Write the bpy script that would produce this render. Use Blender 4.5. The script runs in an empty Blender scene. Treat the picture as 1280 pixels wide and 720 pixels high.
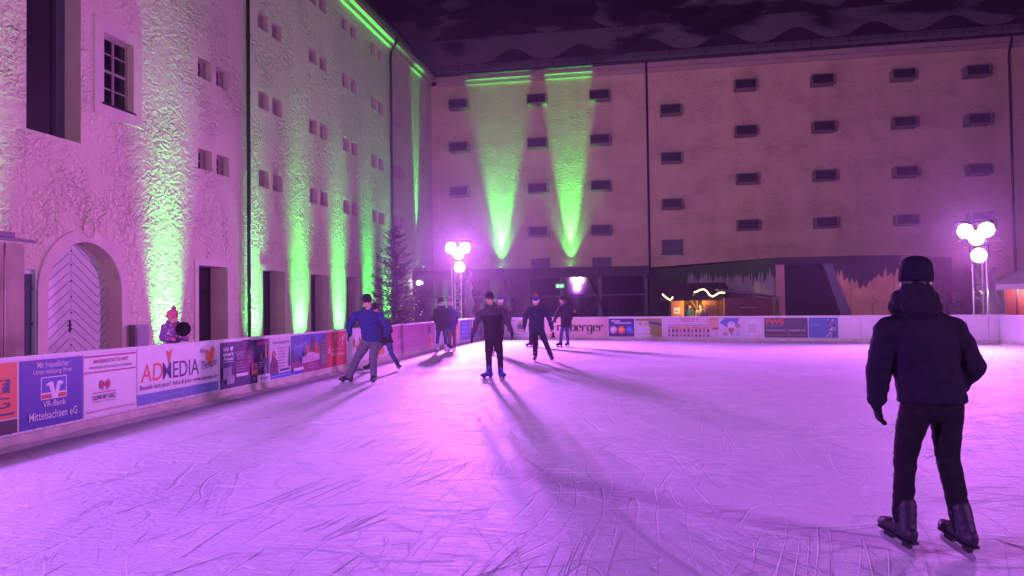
import bpy, bmesh, math, random
from mathutils import Vector, Matrix, noise
random.seed(7)
sc = bpy.context.scene
COL = sc.collection
V = Vector
PI = math.pi

# ------------------------------------------------------------------ camera
FPX = 950.0
YAW, PITCH, ROLL = map(math.radians, (10.8, 1.39, 0.75))
CAM = V((0, 0, 1.52))
FW = V((-math.sin(YAW)*math.cos(PITCH), math.cos(YAW)*math.cos(PITCH), math.sin(PITCH)))
_r = V((math.cos(YAW), math.sin(YAW), 0)); _u = _r.cross(FW)
RT = _r*math.cos(ROLL) - _u*math.sin(ROLL)
UP = _u*math.cos(ROLL) + _r*math.sin(ROLL)
def ray(x, y): return RT*((x-640)/FPX) - UP*((y-360)/FPX) + FW
def ground(x, y):
    d = ray(x, y); return CAM + d*(-CAM.z/d.z)
def atY(x, y, Y):
    d = ray(x, y); return CAM + d*(Y/d.y)
cam = bpy.data.cameras.new('camera'); camo = bpy.data.objects.new('camera', cam); COL.objects.link(camo)
cam.sensor_width = 36; cam.lens = FPX/1280*36; cam.clip_start = .05; cam.clip_end = 500
m = Matrix((RT, UP, -FW)).transposed().to_4x4(); m.translation = CAM
camo.matrix_world = m
sc.camera = camo

# ------------------------------------------------------------------ materials
MATS = {}
def mat(name, rgb, rough=.6, var=.0, vscale=6, bump=0., bscale=20, bdist=.02, metal=0., rgb2=None, spec=.5, emit=None, estr=0):
    if name in MATS: return MATS[name]
    m = bpy.data.materials.new(name); m.use_nodes = True
    nt = m.node_tree; n = nt.nodes; b = n['Principled BSDF']
    b.inputs['Roughness'].default_value = rough; b.inputs['Metallic'].default_value = metal
    b.inputs['Specular IOR Level'].default_value = spec
    c = (*rgb, 1)
    tc = n.new('ShaderNodeTexCoord')
    if var > 0 or rgb2:
        nz = n.new('ShaderNodeTexNoise'); nz.inputs['Scale'].default_value = vscale; nz.inputs['Detail'].default_value = 6
        nt.links.new(tc.outputs['Object'], nz.inputs['Vector'])
        cr = n.new('ShaderNodeValToRGB')
        e = cr.color_ramp.elements; e[0].position = .3; e[1].position = .7
        lo = rgb2 if rgb2 else tuple(x*(1-var) for x in rgb)
        hi = rgb if rgb2 else tuple(min(1, x*(1+var*.6)) for x in rgb)
        e[0].color = (*lo, 1); e[1].color = (*hi, 1)
        nt.links.new(nz.outputs['Fac'], cr.inputs['Fac']); nt.links.new(cr.outputs['Color'], b.inputs['Base Color'])
    else:
        b.inputs['Base Color'].default_value = c
    if bump > 0:
        nb = n.new('ShaderNodeTexNoise'); nb.inputs['Scale'].default_value = bscale; nb.inputs['Detail'].default_value = 5
        nt.links.new(tc.outputs['Object'], nb.inputs['Vector'])
        bp = n.new('ShaderNodeBump'); bp.inputs['Strength'].default_value = bump; bp.inputs['Distance'].default_value = bdist
        nt.links.new(nb.outputs['Fac'], bp.inputs['Height']); nt.links.new(bp.outputs['Normal'], b.inputs['Normal'])
    if emit:
        b.inputs['Emission Color'].default_value = (*emit, 1); b.inputs['Emission Strength'].default_value = estr
    MATS[name] = m
    return m

def plaster(name, rgb, rgb2, scale, dist, stretch):
    m = bpy.data.materials.new(name); m.use_nodes = True; nt = m.node_tree; n = nt.nodes; L = nt.links; b = n['Principled BSDF']
    b.inputs['Roughness'].default_value = .9; b.inputs['Specular IOR Level'].default_value = .15
    tc = n.new('ShaderNodeTexCoord')
    n1 = n.new('ShaderNodeTexNoise'); n1.inputs['Scale'].default_value = .35; n1.inputs['Detail'].default_value = 8; n1.inputs['Roughness'].default_value = .62
    L.new(tc.outputs['Object'], n1.inputs['Vector'])
    mp0 = n.new('ShaderNodeMapping'); mp0.inputs['Scale'].default_value = (1.2, 1.2, .12); L.new(tc.outputs['Object'], mp0.inputs['Vector'])
    n1b = n.new('ShaderNodeTexNoise'); n1b.inputs['Scale'].default_value = 1.4; n1b.inputs['Detail'].default_value = 6
    L.new(mp0.outputs['Vector'], n1b.inputs['Vector'])
    ad = n.new('ShaderNodeMath'); ad.operation = 'ADD'; L.new(n1.outputs['Fac'], ad.inputs[0])
    mu = n.new('ShaderNodeMath'); mu.operation = 'MULTIPLY'; mu.inputs[1].default_value = .35; L.new(n1b.outputs['Fac'], mu.inputs[0]); L.new(mu.outputs[0], ad.inputs[1])
    cr = n.new('ShaderNodeValToRGB'); e = cr.color_ramp.elements; e[0].position = .5; e[1].position = .82
    e[0].color = (*rgb2, 1); e[1].color = (*rgb, 1)
    L.new(ad.outputs[0], cr.inputs['Fac']); L.new(cr.outputs['Color'], b.inputs['Base Color'])
    mp = n.new('ShaderNodeMapping'); mp.inputs['Scale'].default_value = stretch; mp.inputs['Rotation'].default_value = (.35, .2, 0)
    L.new(tc.outputs['Object'], mp.inputs['Vector'])
    n2 = n.new('ShaderNodeTexNoise'); n2.inputs['Scale'].default_value = scale; n2.inputs['Detail'].default_value = 2.6; n2.inputs['Distortion'].default_value = 1.1; n2.inputs['Roughness'].default_value = .5
    L.new(mp.outputs['Vector'], n2.inputs['Vector'])
    # patches of smoother and rougher rendering
    n3 = n.new('ShaderNodeTexNoise'); n3.inputs['Scale'].default_value = .8; n3.inputs['Detail'].default_value = 3; L.new(tc.outputs['Object'], n3.inputs['Vector'])
    mr = n.new('ShaderNodeMapRange'); mr.inputs['From Min'].default_value = .38; mr.inputs['From Max'].default_value = .6; mr.inputs['To Min'].default_value = .1; mr.inputs['To Max'].default_value = 1.
    L.new(n3.outputs['Fac'], mr.inputs['Value'])
    bp = n.new('ShaderNodeBump'); bp.inputs['Distance'].default_value = dist
    L.new(mr.outputs['Result'], bp.inputs['Strength'])
    L.new(n2.outputs['Fac'], bp.inputs['Height']); L.new(bp.outputs['Normal'], b.inputs['Normal'])
    MATS[name] = m
    return m
PL = plaster('plaster_cream', (.82, .74, .53), (.71, .63, .44), 4.2, .18, (1, 1, 1.5))
PB = plaster('plaster_ochre', (.90, .72, .42), (.79, .62, .35), 6., .13, (.8, 1, 1.8))
PS = mat('plaster_smooth', (.76, .65, .51), .85, .1, 2, .1, 30, .01)
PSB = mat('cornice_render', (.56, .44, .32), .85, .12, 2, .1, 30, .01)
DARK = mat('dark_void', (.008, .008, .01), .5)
GLASS = mat('window_glass', (.012, .012, .018), .06, spec=.6)
GLASSB = mat('facade_glass', (.006, .006, .008), .04, spec=.55)
FRAME = mat('window_frame', (.42, .33, .30), .5, .1, 4)
METAL = mat('dark_metal', (.02, .02, .024), .4, .2, 5, metal=.3)
ALU = mat('aluminium', (.62, .62, .64), .32, .08, 10, metal=1.)
PIPE = mat('downpipe_metal', (.025, .024, .028), .45, .2, 3, metal=.4)
GALV = mat('galvanised', (.35, .35, .36), .45, .15, 8, metal=.8)

# ------------------------------------------------------------------ mesh helpers
def obj(name, bm, mats, parent=None, smooth=False, loc=None):
    me = bpy.data.meshes.new(name)
    bm.normal_update(); bm.to_mesh(me); bm.free()
    for mm in (mats if isinstance(mats, (list, tuple)) else [mats]): me.materials.append(mm)
    if smooth: me.polygons.foreach_set('use_smooth', [True]*len(me.polygons))
    o = bpy.data.objects.new(name, me); COL.objects.link(o)
    if loc is not None: o.location = loc
    if parent: o.parent = parent
    return o
def tag(o, label=None, cat=None, group=None, kind=None):
    if label: o['label'] = label
    if cat: o['category'] = cat
    if group: o['group'] = group
    if kind: o['kind'] = kind
    return o
def thing(name, label, cat, loc=(0, 0, 0), rz=0, group=None):
    o = bpy.data.objects.new(name, None); COL.objects.link(o); o.location = loc; o.rotation_euler = (0, 0, rz)
    o.empty_display_size = .2
    return tag(o, label, cat, group)
def BM(): return bmesh.new()
def box(bm, lo, hi, mi=0, mtx=None):
    vs = [bm.verts.new(V((x, y, z)) if mtx is None else mtx @ V((x, y, z))) for x in (lo[0], hi[0]) for y in (lo[1], hi[1]) for z in (lo[2], hi[2])]
    for f in ((0, 1, 3, 2), (4, 6, 7, 5), (0, 4, 5, 1), (2, 3, 7, 6), (0, 2, 6, 4), (1, 5, 7, 3)):
        fc = bm.faces.new([vs[i] for i in f]); fc.material_index = mi
    return vs
def quad(bm, pts, mi=0):
    f = bm.faces.new([bm.verts.new(p) for p in pts]); f.material_index = mi; return f
def frame_of(d):
    d = d.normalized(); a = V((0, 0, 1)) if abs(d.z) < .9 else V((1, 0, 0))
    x = d.cross(a).normalized(); return x, d.cross(x).normalized()
def tube(bm, pts, r, n=8, mi=0, cap=True):
    pts = [V(p) for p in pts]; rr = r if isinstance(r, (list, tuple)) else [r]*len(pts)
    rings = []
    px = None
    for i, p in enumerate(pts):
        d = (pts[min(i+1, len(pts)-1)] - pts[max(i-1, 0)])
        if px is None: x, y = frame_of(d)
        else:
            dn = d.normalized(); x = (px - dn*px.dot(dn)).normalized(); y = dn.cross(x)
        px = x
        rings.append([bm.verts.new(p + x*math.cos(2*PI*k/n)*rr[i] + y*math.sin(2*PI*k/n)*rr[i]) for k in range(n)])
    for a, b in zip(rings, rings[1:]):
        for k in range(n):
            f = bm.faces.new((a[k], a[(k+1) % n], b[(k+1) % n], b[k])); f.material_index = mi
    if cap:
        bm.faces.new(rings[0][::-1]).material_index = mi; bm.faces.new(rings[-1]).material_index = mi
def lathe(bm, prof, n=16, c=V((0, 0, 0)), mi=0):
    rings = [[bm.verts.new(c + V((r*math.cos(2*PI*k/n), r*math.sin(2*PI*k/n), z))) for k in range(n)] for r, z in prof]
    for a, b in zip(rings, rings[1:]):
        for k in range(n): bm.faces.new((a[k], a[(k+1) % n], b[(k+1) % n], b[k])).material_index = mi
    bm.faces.new(rings[0][::-1]).material_index = mi; bm.faces.new(rings[-1]).material_index = mi
def poly_prism(bm, pts, off, mi=0):
    """pts: list of 3D points of a planar outline, extruded by vector off"""
    a = [bm.verts.new(p) for p in pts]; b = [bm.verts.new(p + off) for p in pts]
    bm.faces.new(a).material_index = mi; bm.faces.new(b[::-1]).material_index = mi
    n = len(pts)
    for k in range(n): bm.faces.new((a[k], b[k], b[(k+1) % n], a[(k+1) % n])).material_index = mi

# ------------------------------------------------------------------ world, haze
w = bpy.data.worlds.new('World'); sc.world = w; w.use_nodes = True
nt = w.node_tree; bg = nt.nodes['Background']
sky = nt.nodes.new('ShaderNodeTexSky'); sky.sky_type = 'NISHITA'; sky.sun_disc = False
sky.sun_elevation = math.radians(-3); sky.sun_rotation = math.radians(200)
nt.links.new(sky.outputs['Color'], bg.inputs['Color']); bg.inputs['Strength'].default_value = .05
HAZE = 0.00048
if HAZE:
    bm = BM(); box(bm, (-40, -25, -1.2), (40, 70, 32))
    hm = bpy.data.materials.new('haze_air'); hm.use_nodes = True; n = hm.node_tree.nodes
    n.remove(n['Principled BSDF']); pv = n.new('ShaderNodeVolumePrincipled')
    pv.inputs['Color'].default_value = (.9, .9, .92, 1); pv.inputs['Density'].default_value = HAZE; pv.inputs['Anisotropy'].default_value = .76
    hm.node_tree.links.new(pv.outputs['Volume'], n['Material Output'].inputs['Volume'])
    tag(obj('haze', bm, hm), 'thin damp night air glowing around the floodlights', None, kind='stuff')

# ------------------------------------------------------------------ ground & ice
bm = BM(); quad(bm, [V((-300, -300, -.05)), V((300, -300, -.05)), V((300, 300, -.05)), V((-300, 300, -.05))])
tag(obj('ground', bm, mat('wet_paving', (.09, .085, .08), .35, .3, 1.5, .3, 12, .02)), kind='structure')

LA, LB = V((-7.05, 5., 0)), V((-8.1, 34.7, 0))
BA, BB = V((-8.1, 34.7, 0)), V((11.6, 29.0, 0))
RB = V((11.3, -4, 0))
ld = (LB-LA).normalized(); bd = (BB-BA).normalized(); rd = (RB-BB).normalized()
LN = V((ld.y, -ld.x, 0)); BN = V((bd.y, -bd.x, 0)); RN = V((rd.y, -rd.x, 0))
LS = LA - ld*9.3   # left run starts beside the camera

def ice_mat():
    m = bpy.data.materials.new('ice'); m.use_nodes = True; nt = m.node_tree; n = nt.nodes; L = nt.links; b = n['Principled BSDF']
    tc = n.new('ShaderNodeTexCoord')
    def nz(scale, detail, st=(1, 1, 1), rot=0, dis=0, rough=.5):
        mp = n.new('ShaderNodeMapping'); mp.inputs['Scale'].default_value = st; mp.inputs['Rotation'].default_value = (0, 0, rot)
        L.new(tc.outputs['Object'], mp.inputs['Vector'])
        t = n.new('ShaderNodeTexNoise'); t.inputs['Scale'].default_value = scale; t.inputs['Detail'].default_value = detail; t.inputs['Distortion'].default_value = dis; t.inputs['Roughness'].default_value = rough
        L.new(mp.outputs['Vector'], t.inputs['Vector']); return t.outputs['Fac']
    def math_(op, a, bb):
        q = n.new('ShaderNodeMath'); q.operation = op
        for i, v in enumerate((a, bb)):
            if isinstance(v, (int, float)): q.inputs[i].default_value = v
            else: L.new(v, q.inputs[i])
        return q.outputs[0]
    def ramp(v, p0, p1, c0=0, c1=1):
        r = n.new('ShaderNodeMapRange'); r.inputs['From Min'].default_value = p0; r.inputs['From Max'].default_value = p1; r.inputs['To Min'].default_value = c0; r.inputs['To Max'].default_value = c1
        L.new(v, r.inputs['Value']); return r.outputs['Result']
    # thin skate scratches: iso-lines of stretched distorted noises
    def lines(scale, st, rot, width, seed):
        f = nz(scale, 1, st, rot, .15, .3)
        a = math_('ABSOLUTE', math_('SUBTRACT', math_('FRACT', math_('MULTIPLY', f, seed), 0), .5), 0)
        return ramp(a, 0, width, 1, 0)
    l1 = lines(.9, (1, .16, 1), .5, .05, 13.)
    l2 = lines(1.1, (.15, 1, 1), -.35, .045, 13.)
    l3 = lines(1.2, (1, .2, 1), -.25, .05, 12.)
    msk = ramp(nz(.7, 4), .42, .62)
    msk2 = ramp(nz(1.1, 4, rot=1.), .45, .6)
    sc_ = math_('ADD', math_('MULTIPLY', l1, msk), math_('ADD', math_('MULTIPLY', l2, msk2), math_('MULTIPLY', l3, math_('SUBTRACT', 1, msk))))
    snow = ramp(nz(4., 10, (1, 2.4, 1), .25, .6, .72), .5, .62)        # scraped snow lying in streaks
    snow2 = ramp(nz(.45, 5, (1, 1.6, 1), .2), .4, .65)
    sn = math_('MULTIPLY', snow, snow2)
    mix = n.new('ShaderNodeMix'); mix.data_type = 'RGBA'
    mix.inputs[6].default_value = (.60, .62, .67, 1); mix.inputs[7].default_value = (.88, .88, .90, 1)
    L.new(sn, mix.inputs[0])
    mix2 = n.new('ShaderNodeMix'); mix2.data_type = 'RGBA'; mix2.inputs[7].default_value = (.42, .44, .48, 1)
    L.new(math_('MULTIPLY', sc_, .32), mix2.inputs[0]); L.new(mix.outputs[2], mix2.inputs[6])
    mix3 = n.new('ShaderNodeMix'); mix3.data_type = 'RGBA'; mix3.blend_type = 'MULTIPLY'; mix3.inputs[0].default_value = 1
    big = ramp(nz(.25, 4), .3, .7, .86, 1.0); cx = n.new('ShaderNodeCombineColor')
    for i in range(3): L.new(big, cx.inputs[i])
    L.new(mix2.outputs[2], mix3.inputs[6]); L.new(cx.outputs[0], mix3.inputs[7])
    L.new(mix3.outputs[2], b.inputs['Base Color'])
    L.new(ramp(sn, 0, 1, .62, .9), b.inputs['Roughness'])
    b.inputs['Specular IOR Level'].default_value = .16
    h = math_('ADD', math_('MULTIPLY', sc_, -.35), math_('ADD', math_('MULTIPLY', sn, .5), math_('MULTIPLY', nz(14, 6, (1, 1.8, 1), .3, .4, .65), .9)))
    bp = n.new('ShaderNodeBump'); bp.inputs['Strength'].default_value = .8; bp.inputs['Distance'].default_value = .028
    L.new(h, bp.inputs['Height']); L.new(bp.outputs['Normal'], b.inputs['Normal'])
    return m
bm = BM()
quad(bm, [LS, RB, BB, LB])
# grooves and thrown-up snow ridges cut by skates: low raised arcs that belong to the ice
def groove(p, ang, length, curv, wdt, hgt, mi):
    n_ = max(4, int(length/.12)); a = ang; prev = None; q = V(p)
    for i in range(n_+1):
        d = V((math.cos(a), math.sin(a), 0)); s = V((-d.y, d.x, 0)); t = max(0, math.sin(PI*i/n_))**.5*(.6+.4*random.random())
        cur = [bm.verts.new(q + s*wdt*.5*t + V((0, 0, .0015))), bm.verts.new(q + V((0, 0, .002 + hgt*t))), bm.verts.new(q - s*wdt*.5*t + V((0, 0, .0015)))]
        if prev:
            for k in (0, 1): bm.faces.new((prev[k], prev[k+1], cur[k+1], cur[k])).material_index = mi
        prev = cur; q = q + d*(length/n_); a += curv*length/n_ + random.uniform(-.015, .015)
for i in range(1500):
    y = 2.0 + 17*random.random()**1.8; x = random.uniform(-.72*y-.5, .62*y+.3) - .19*y
    if x < -6.6 or x > 11: continue
    a = random.choice([random.uniform(0, PI), random.gauss(1.75, .3), random.gauss(.2, .25)])
    groove((x, y, 0), a, random.choice([random.uniform(.08, .4), random.uniform(.1, .5), random.uniform(.3, 1.4)]), random.choice([-1, 1])*random.uniform(0, .45)*random.choice([.3, 1, 1.6]),
           random.uniform(.004, .010), random.uniform(.0006, .0022), random.choice([1, 2, 2]))
for i in range(26):      # bundles of parallel cuts
    y = 2.4 + 9*random.random()**1.5; x = random.uniform(-.5*y, .55*y) - .19*y; a = random.gauss(1.7, .35); cv = random.uniform(-.25, .25); l_ = random.uniform(.6, 2.2)
    for k in range(random.randint(3, 6)): groove((x+k*random.uniform(.05, .14), y+random.uniform(-.1, .1), 0), a+random.gauss(0, .03), l_*random.uniform(.6, 1.1), cv, .008, .0016, random.choice([1, 2, 2]))
for i in range(900):     # chips of shaved ice
    y = 2.2 + 14*random.random()**1.6; x = random.uniform(-.72*y-.4, .6*y+.3) - .19*y
    if x < -6.6 or noise.noise(V((x*.6, y*.6, 2))) < -.15: continue
    r_ = random.uniform(.003, .012) if random.random() < .93 else random.uniform(.012, .03); a0 = random.uniform(0, 6)
    vs = [bm.verts.new((x+r_*random.uniform(.5, 1.3)*math.cos(a0+k*1.257), y+r_*random.uniform(.5, 1.3)*math.sin(a0+k*1.257), .001)) for k in range(5)]; tp = bm.verts.new((x, y, r_*random.uniform(.3, .8)))
    for k in range(5): bm.faces.new((vs[k], vs[(k+1) % 5], tp)).material_index = 1
ice = obj('ice', bm, [ice_mat(), mat('ice_ridge', (.82, .83, .86), .8), mat('ice_groove', (.40, .41, .46), .6)])
tag(ice, kind='structure')
# shaved snow piled against the boards
bm = BM()
def snowbank(P, d, nrm, L_):
    n_ = int(L_/.12); prev = None
    for i in range(n_+1):
        q = P + d*(i*L_/n_) + nrm*.005; k = noise.noise(q*1.7)*.5+.5
        wv = .05+.16*k*random.uniform(.7, 1.2); hv = .012+.045*k*random.uniform(.6, 1.3)
        cur = [bm.verts.new(q + V((0, 0, hv))), bm.verts.new(q + nrm*wv*.45 + V((0, 0, hv*.7))), bm.verts.new(q + nrm*wv + V((0, 0, .001)))]
        if prev:
            for k2 in (0, 1): bm.faces.new((prev[k2], prev[k2+1], cur[k2+1], cur[k2]))
        prev = cur
snowbank(LS+LN*.03, ld, LN, (LB-LS).length-.1); snowbank(BA+BN*.03, bd, BN, (BB-BA).length-.1); snowbank(BB+RN*.03, rd, RN, 20)
tag(obj('shaved_snow', bm, mat('shaved_snow', (.75, .75, .76), .85, .15, 8, .6, 40, .01), smooth=True), 'thin ridge of shaved ice along the foot of the boards', None, kind='stuff')

# ------------------------------------------------------------------ rink boards
FH = 1.02
BOARD = mat('board_plastic', (.70, .69, .68), .42, .10, 1.8, .04, 3, .01)
KICK = mat('kick_strip', (.60, .56, .46), .5, .22, 4, .05, 6, .01)
RAIL = mat('board_rail', (.74, .73, .74), .4, .08, 4)
def boards(P, d, nrm, L_, label, step=2.02):
    ang = math.atan2(d.y, d.x)
    t = thing('rink_barrier', label, 'rink barrier', P, ang, 'white boards round the ice')
    k = 0.; first = None
    while k < L_-.05:
        e = min(k+step, L_)
        b = BM(); box(b, (k+.006, 0, .14), (e-.006, .05, FH-.04)); bmesh.ops.bevel(b, geom=b.edges[:], offset=.004, segments=1)
        # bolt heads along the lower edge
        for q in range(6):
            u = k + .17 + q*.34
            if u < e-.1: box(b, (u-.012, -.005, .155), (u+.012, .002, .178), 1)
        obj('panel', b, [BOARD, GALV], t); k = e
    b = BM(); box(b, (0, -.012, 0), (L_, .055, .137)); obj('kick_plate', b, KICK, t)
    b = BM(); box(b, (0, -.02, FH-.037), (L_, .075, FH)); bmesh.ops.bevel(b, geom=b.edges[:], offset=.008, segments=2); obj('top_rail', b, RAIL, t)
    b = BM()
    for q in range(int(L_/step)+1):
        u = min(max(q*step, .05), L_-.05)
        box(b, (u-.03, .056, -.05), (u+.03, .11, FH-.06)); box(b, (u-.03, .11, -.05), (u+.03, .55, 0))
    obj('support', b, GALV, t)
    return t
boards(LS, ld, LN, (LB-LS).length, 'long white boards down the left side of the ice, hung with advertising banners')
boards(BA, bd, BN, (BB-BA).length, 'white boards across the far end of the ice in front of the market stalls')
boards(BB, rd, RN, (RB-BB).length, 'plain white boards down the right side of the ice, behind the foreground skater')

# ------------------------------------------------------------------ banners
def text_polys(s, bold=.0, shear=0.):
    cu = bpy.data.curves.new('lettering', 'FONT'); cu.body = s; cu.size = 1; cu.offset = bold; cu.shear = shear; cu.resolution_u = 3
    o = bpy.data.objects.new('lettering', cu); COL.objects.link(o)
    dg = bpy.context.evaluated_depsgraph_get(); dg.update()
    me = bpy.data.meshes.new_from_object(o.evaluated_get(dg))
    vs = [v.co.copy() for v in me.vertices]; fs = [tuple(p.vertices) for p in me.polygons]
    bpy.data.objects.remove(o); bpy.data.curves.remove(cu); bpy.data.meshes.remove(me)
    return vs, fs
INK = {}
def ink(rgb):
    k = 'ink_%02x%02x%02x' % tuple(int(255*min(1, c)**.45) for c in rgb)
    return mat(k, rgb, .42, .06, 5)
class Banner:
    def __init__(s, bgc, W, Z0, Z1):
        s.bm = BM(); s.cols = [bgc]; s.W = W; s.z0 = Z0; s.H = Z1-Z0; s.l = 0
        box(s.bm, (0, -.004, 0), (W, 0, s.H))
    def mi(s, c):
        if c not in s.cols: s.cols.append(c)
        return s.cols.index(c)
    def P(s, u, v): return V((u*s.W, -.004-.0012*s.l, v*s.H))
    def poly(s, pts, c):     # pts in 0..1 of width / height
        s.l += 1
        f = s.bm.faces.new([s.bm.verts.new(s.P(*p)) for p in pts]); f.material_index = s.mi(c)
    def rect(s, u0, v0, u1, v1, c): s.poly([(u0, v0), (u1, v0), (u1, v1), (u0, v1)], c)
    def disc(s, u, v, r, c, ry=None, n=18):   # r as a fraction of height
        rx = r*s.H/s.W; ry = ry or r
        s.poly([(u+rx*math.cos(2*PI*k/n), v+ry*math.sin(2*PI*k/n)) for k in range(n)], c)
    def text(s, t, u0, v0, u1, v1, c, bold=.01, shear=0., rise=0.):
        s.l += 1; vs, fs = text_polys(t, bold, shear)
        x0 = min(v.x for v in vs); x1 = max(v.x for v in vs); y0 = min(v.y for v in vs); y1 = max(v.y for v in vs)
        nv = []
        for v in vs:
            a = (v.x-x0)/(x1-x0); b = (v.y-y0)/(y1-y0)
            nv.append(s.bm.verts.new(s.P(u0+(u1-u0)*a, v0+(v1-v0)*b+rise*a)))
        k = s.mi(c)
        for f in fs:
            try: s.bm.faces.new([nv[i] for i in f]).material_index = k
            except ValueError: pass
    def lines(s, u0, v1, u1, n, dv, c, h=.35, seed=0):   # small print too fine to read: broken word-like dashes
        r = random.Random(seed)
        for i in range(n):
            v = v1 - i*dv; u = u0
            end = u0 + (u1-u0)*r.uniform(.6, 1)
            while u < end:
                wv = r.uniform(.05, .16)*(u1-u0); e = min(u+wv, end); s.rect(u, v, e, v+dv*h, c); s.l -= 1; u = e+.02*(u1-u0)
        s.l += 1
    def done(s, P, d, nrm, off, label, cat='banner', group='banners on the boards'):
        o = obj('banner', s.bm, [ink(c) for c in s.cols])
        q = P + d*off + nrm*.0035; o.location = (q.x, q.y, s.z0); o.rotation_euler = (0, 0, math.atan2(d.y, d.x))
        return tag(o, label, cat, group)
WH = (.78, .77, .77); NAVY = (.018, .016, .10); BLUE = (.02, .03, .34); RED = (.55, .02, .03); ORG = (.75, .16, .02); MAG = (.30, .02, .13); BLK = (.015, .015, .02); GRY = (.35, .35, .38)
def left(s0, s1, bgc, z0=.17, z1=.965): return Banner(bgc, s1-s0, z0, z1), s0
# orange banner cut by the left edge of the view
b, s0 = left(.9, 2.42, ORG); b.rect(0, 0, 1, .2, BLK); b.rect(.76, .58, .93, .77, NAVY); b.text('f', .81, .585, .89, .755, ORG, .03); b.text('G', .76, .37, .93, .52, NAVY, 0); b.rect(.7, .27, .97, .30, NAVY); b.disc(.72, .09, .06, ORG); b.rect(0, .2, 1, .215, WH)
b.done(LA, ld, LN, s0, 'orange banner with black strip, cut by the left edge of the photo')
# blue bank banner
b, s0 = left(2.46, 3.46, BLUE)
for i in range(120):
    u = random.random(); v = random.random()**2*.42; r = random.uniform(.003, .010)
    b.l = 0; b.disc(u, v, r, random.choice([(.12, .2, .6), (.3, .4, .8), (.07, .1, .5)]), n=5)
b.l = 1
b.text('Mit freundlicher', .25, .875, .76, .965, WH, .004); b.text('Unterstützung Ihrer', .19, .765, .81, .855, WH, .004)
b.rect(.30, .40, .72, .735, WH); b.rect(.315, .50, .705, .72, (.02, .07, .42)); b.rect(.315, .415, .705, .475, RED)
b.poly([(.385, .63), (.44, .66), (.49, .655), (.525, .50), (.56, .655), (.61, .665), (.66, .64), (.645, .60), (.61, .61), (.575, .44), (.555, .415), (.475, .415), (.43, .60), (.39, .60)], WH)
b.text('VR-Bank', .33, .29, .70, .38, WH, .004); b.text('Mittelsachsen eG', .12, .11, .89, .235, WH, .004)
b.done(LA, ld, LN, s0, 'blue starry banner with a white and red square bank logo')
# white clinic banner
b, s0 = left(3.48, 4.52, WH); CR = (.38, .02, .10)
b.rect(.0, .955, .985, .985, CR); b.rect(0, .70, .985, .725, CR)
b.text('BANDENKONTAKT ZU HART?', .17, .855, .82, .92, CR, .02); b.text('WIR BRINGEN DICH ZURÜCK AUF DIE BEINE!', .09, .765, .90, .815, (.12, .03, .12), .015)
b.disc(.31, .50, .055, CR, .075); b.disc(.43, .50, .055, CR, .075); b.disc(.37, .50, .04, RED); b.rect(.32, .40, .34, .45, GRY); b.rect(.40, .40, .42, .45, GRY)
b.rect(.15, .365, .57, .38, CR); b.text('KLINIK MIT HERZ', .15, .26, .57, .335, (.12, .03, .12), .02); b.text('Klinikum Mittweida', .15, .215, .57, .25, GRY, 0)
b.text('Spezialkompetenzen für Orthopädie und Neurologie', .04, .055, .96, .10, CR, .0)
b.done(LA, ld, LN, s0, 'white banner with two thin crimson lines and a small red heart logo')
# white therapy banner
b, s0 = left(4.54, 6.67, WH, .185, .985); NV = (.02, .015, .16); OR2 = (.70, .10, .03)
b.rect(0, 0, 1, .19, (.12, .20, .50)); b.text('ADMEDIA Ambulantes Reha-Zentrum Freiberg', .22, .07, .82, .12, (.35, .42, .62), .0)
b.text('AD', .035, .40, .275, .72, OR2, .004, .12); b.text('MEDIA', .275, .40, .725, .71, NV, .002, .0)
b.poly([(.315, .93), (.35, .90), (.39, .955), (.348, .66)], OR2)
b.text('Bewirb dich jetzt!  Infos & Jobs: www.admedia.de', .025, .235, .975, .35, NV, .002)
b.poly([(.875, .50), (.82, .68), (.815, .82), (.835, .87), (.86, .86), (.875, .80), (.895, .90), (.92, .93), (.94, .86), (.925, .70)], ORG)
b.text('We', .735, .80, .81, .90, NV, -.005, .3); b.text('Therapie', .755, .40, .97, .63, NV, -.004, .25, .08)
b.done(LA, ld, LN, s0, 'white banner with big orange and navy capitals and an orange heart')
# dark voucher banner
b, s0 = left(6.74, 8.49, (.03, .018, .12), .17, .965)
for k in range(7): b.disc(.50, .58, .42-.05*k, (.05+.035*k, .016, .12+.012*k), .48-.055*k)
b.text('Wir', .04, .80, .15, .90, WH, .02); b.poly([(.20, .79), (.165, .87), (.18, .91), (.20, .89), (.22, .91), (.235, .87)], WH); b.text('unsere', .04, .70, .235, .77, WH, .02); b.text('Altstadt!', .04, .61, .235, .68, WH, .02); b.rect(.04, .57, .235, .58, WH)
b.text('SILBERSTADT-', .27, .70, .58, .78, (.6, .45, .62), .0); b.text('GUTSCHEIN', .30, .60, .555, .685, (.6, .45, .62), .0)
b.lines(.28, .52, .58, 4, .06, (.45, .2, .4), seed=3); b.rect(.28, .22, .52, .29, WH)
b.poly([(.03, .20), (.19, .22), (.19, .47), (.03, .45)], (.32, .28, .38)); b.poly([(.10, .09), (.24, .10), (.24, .27), (.10, .26)], (.38, .34, .42))
b.rect(.70, .86, .93, .96, (.4, .03, .16)); b.rect(.585, .20, .715, .46, (.5, .05, .04)); b.rect(.62, .31, .69, .40, (.04, .05, .25)); b.rect(.62, .23, .69, .28, (.6, .3, .05))
b.poly([(.885, .56), (.925, .56), (.915, .82), (.905, .92), (.895, .82)], (.65, .25, .03)); b.rect(.95, .56, .985, .74, (.45, .05, .06)); b.rect(.77, .52, .81, .66, (.4, .12, .05))
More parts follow.
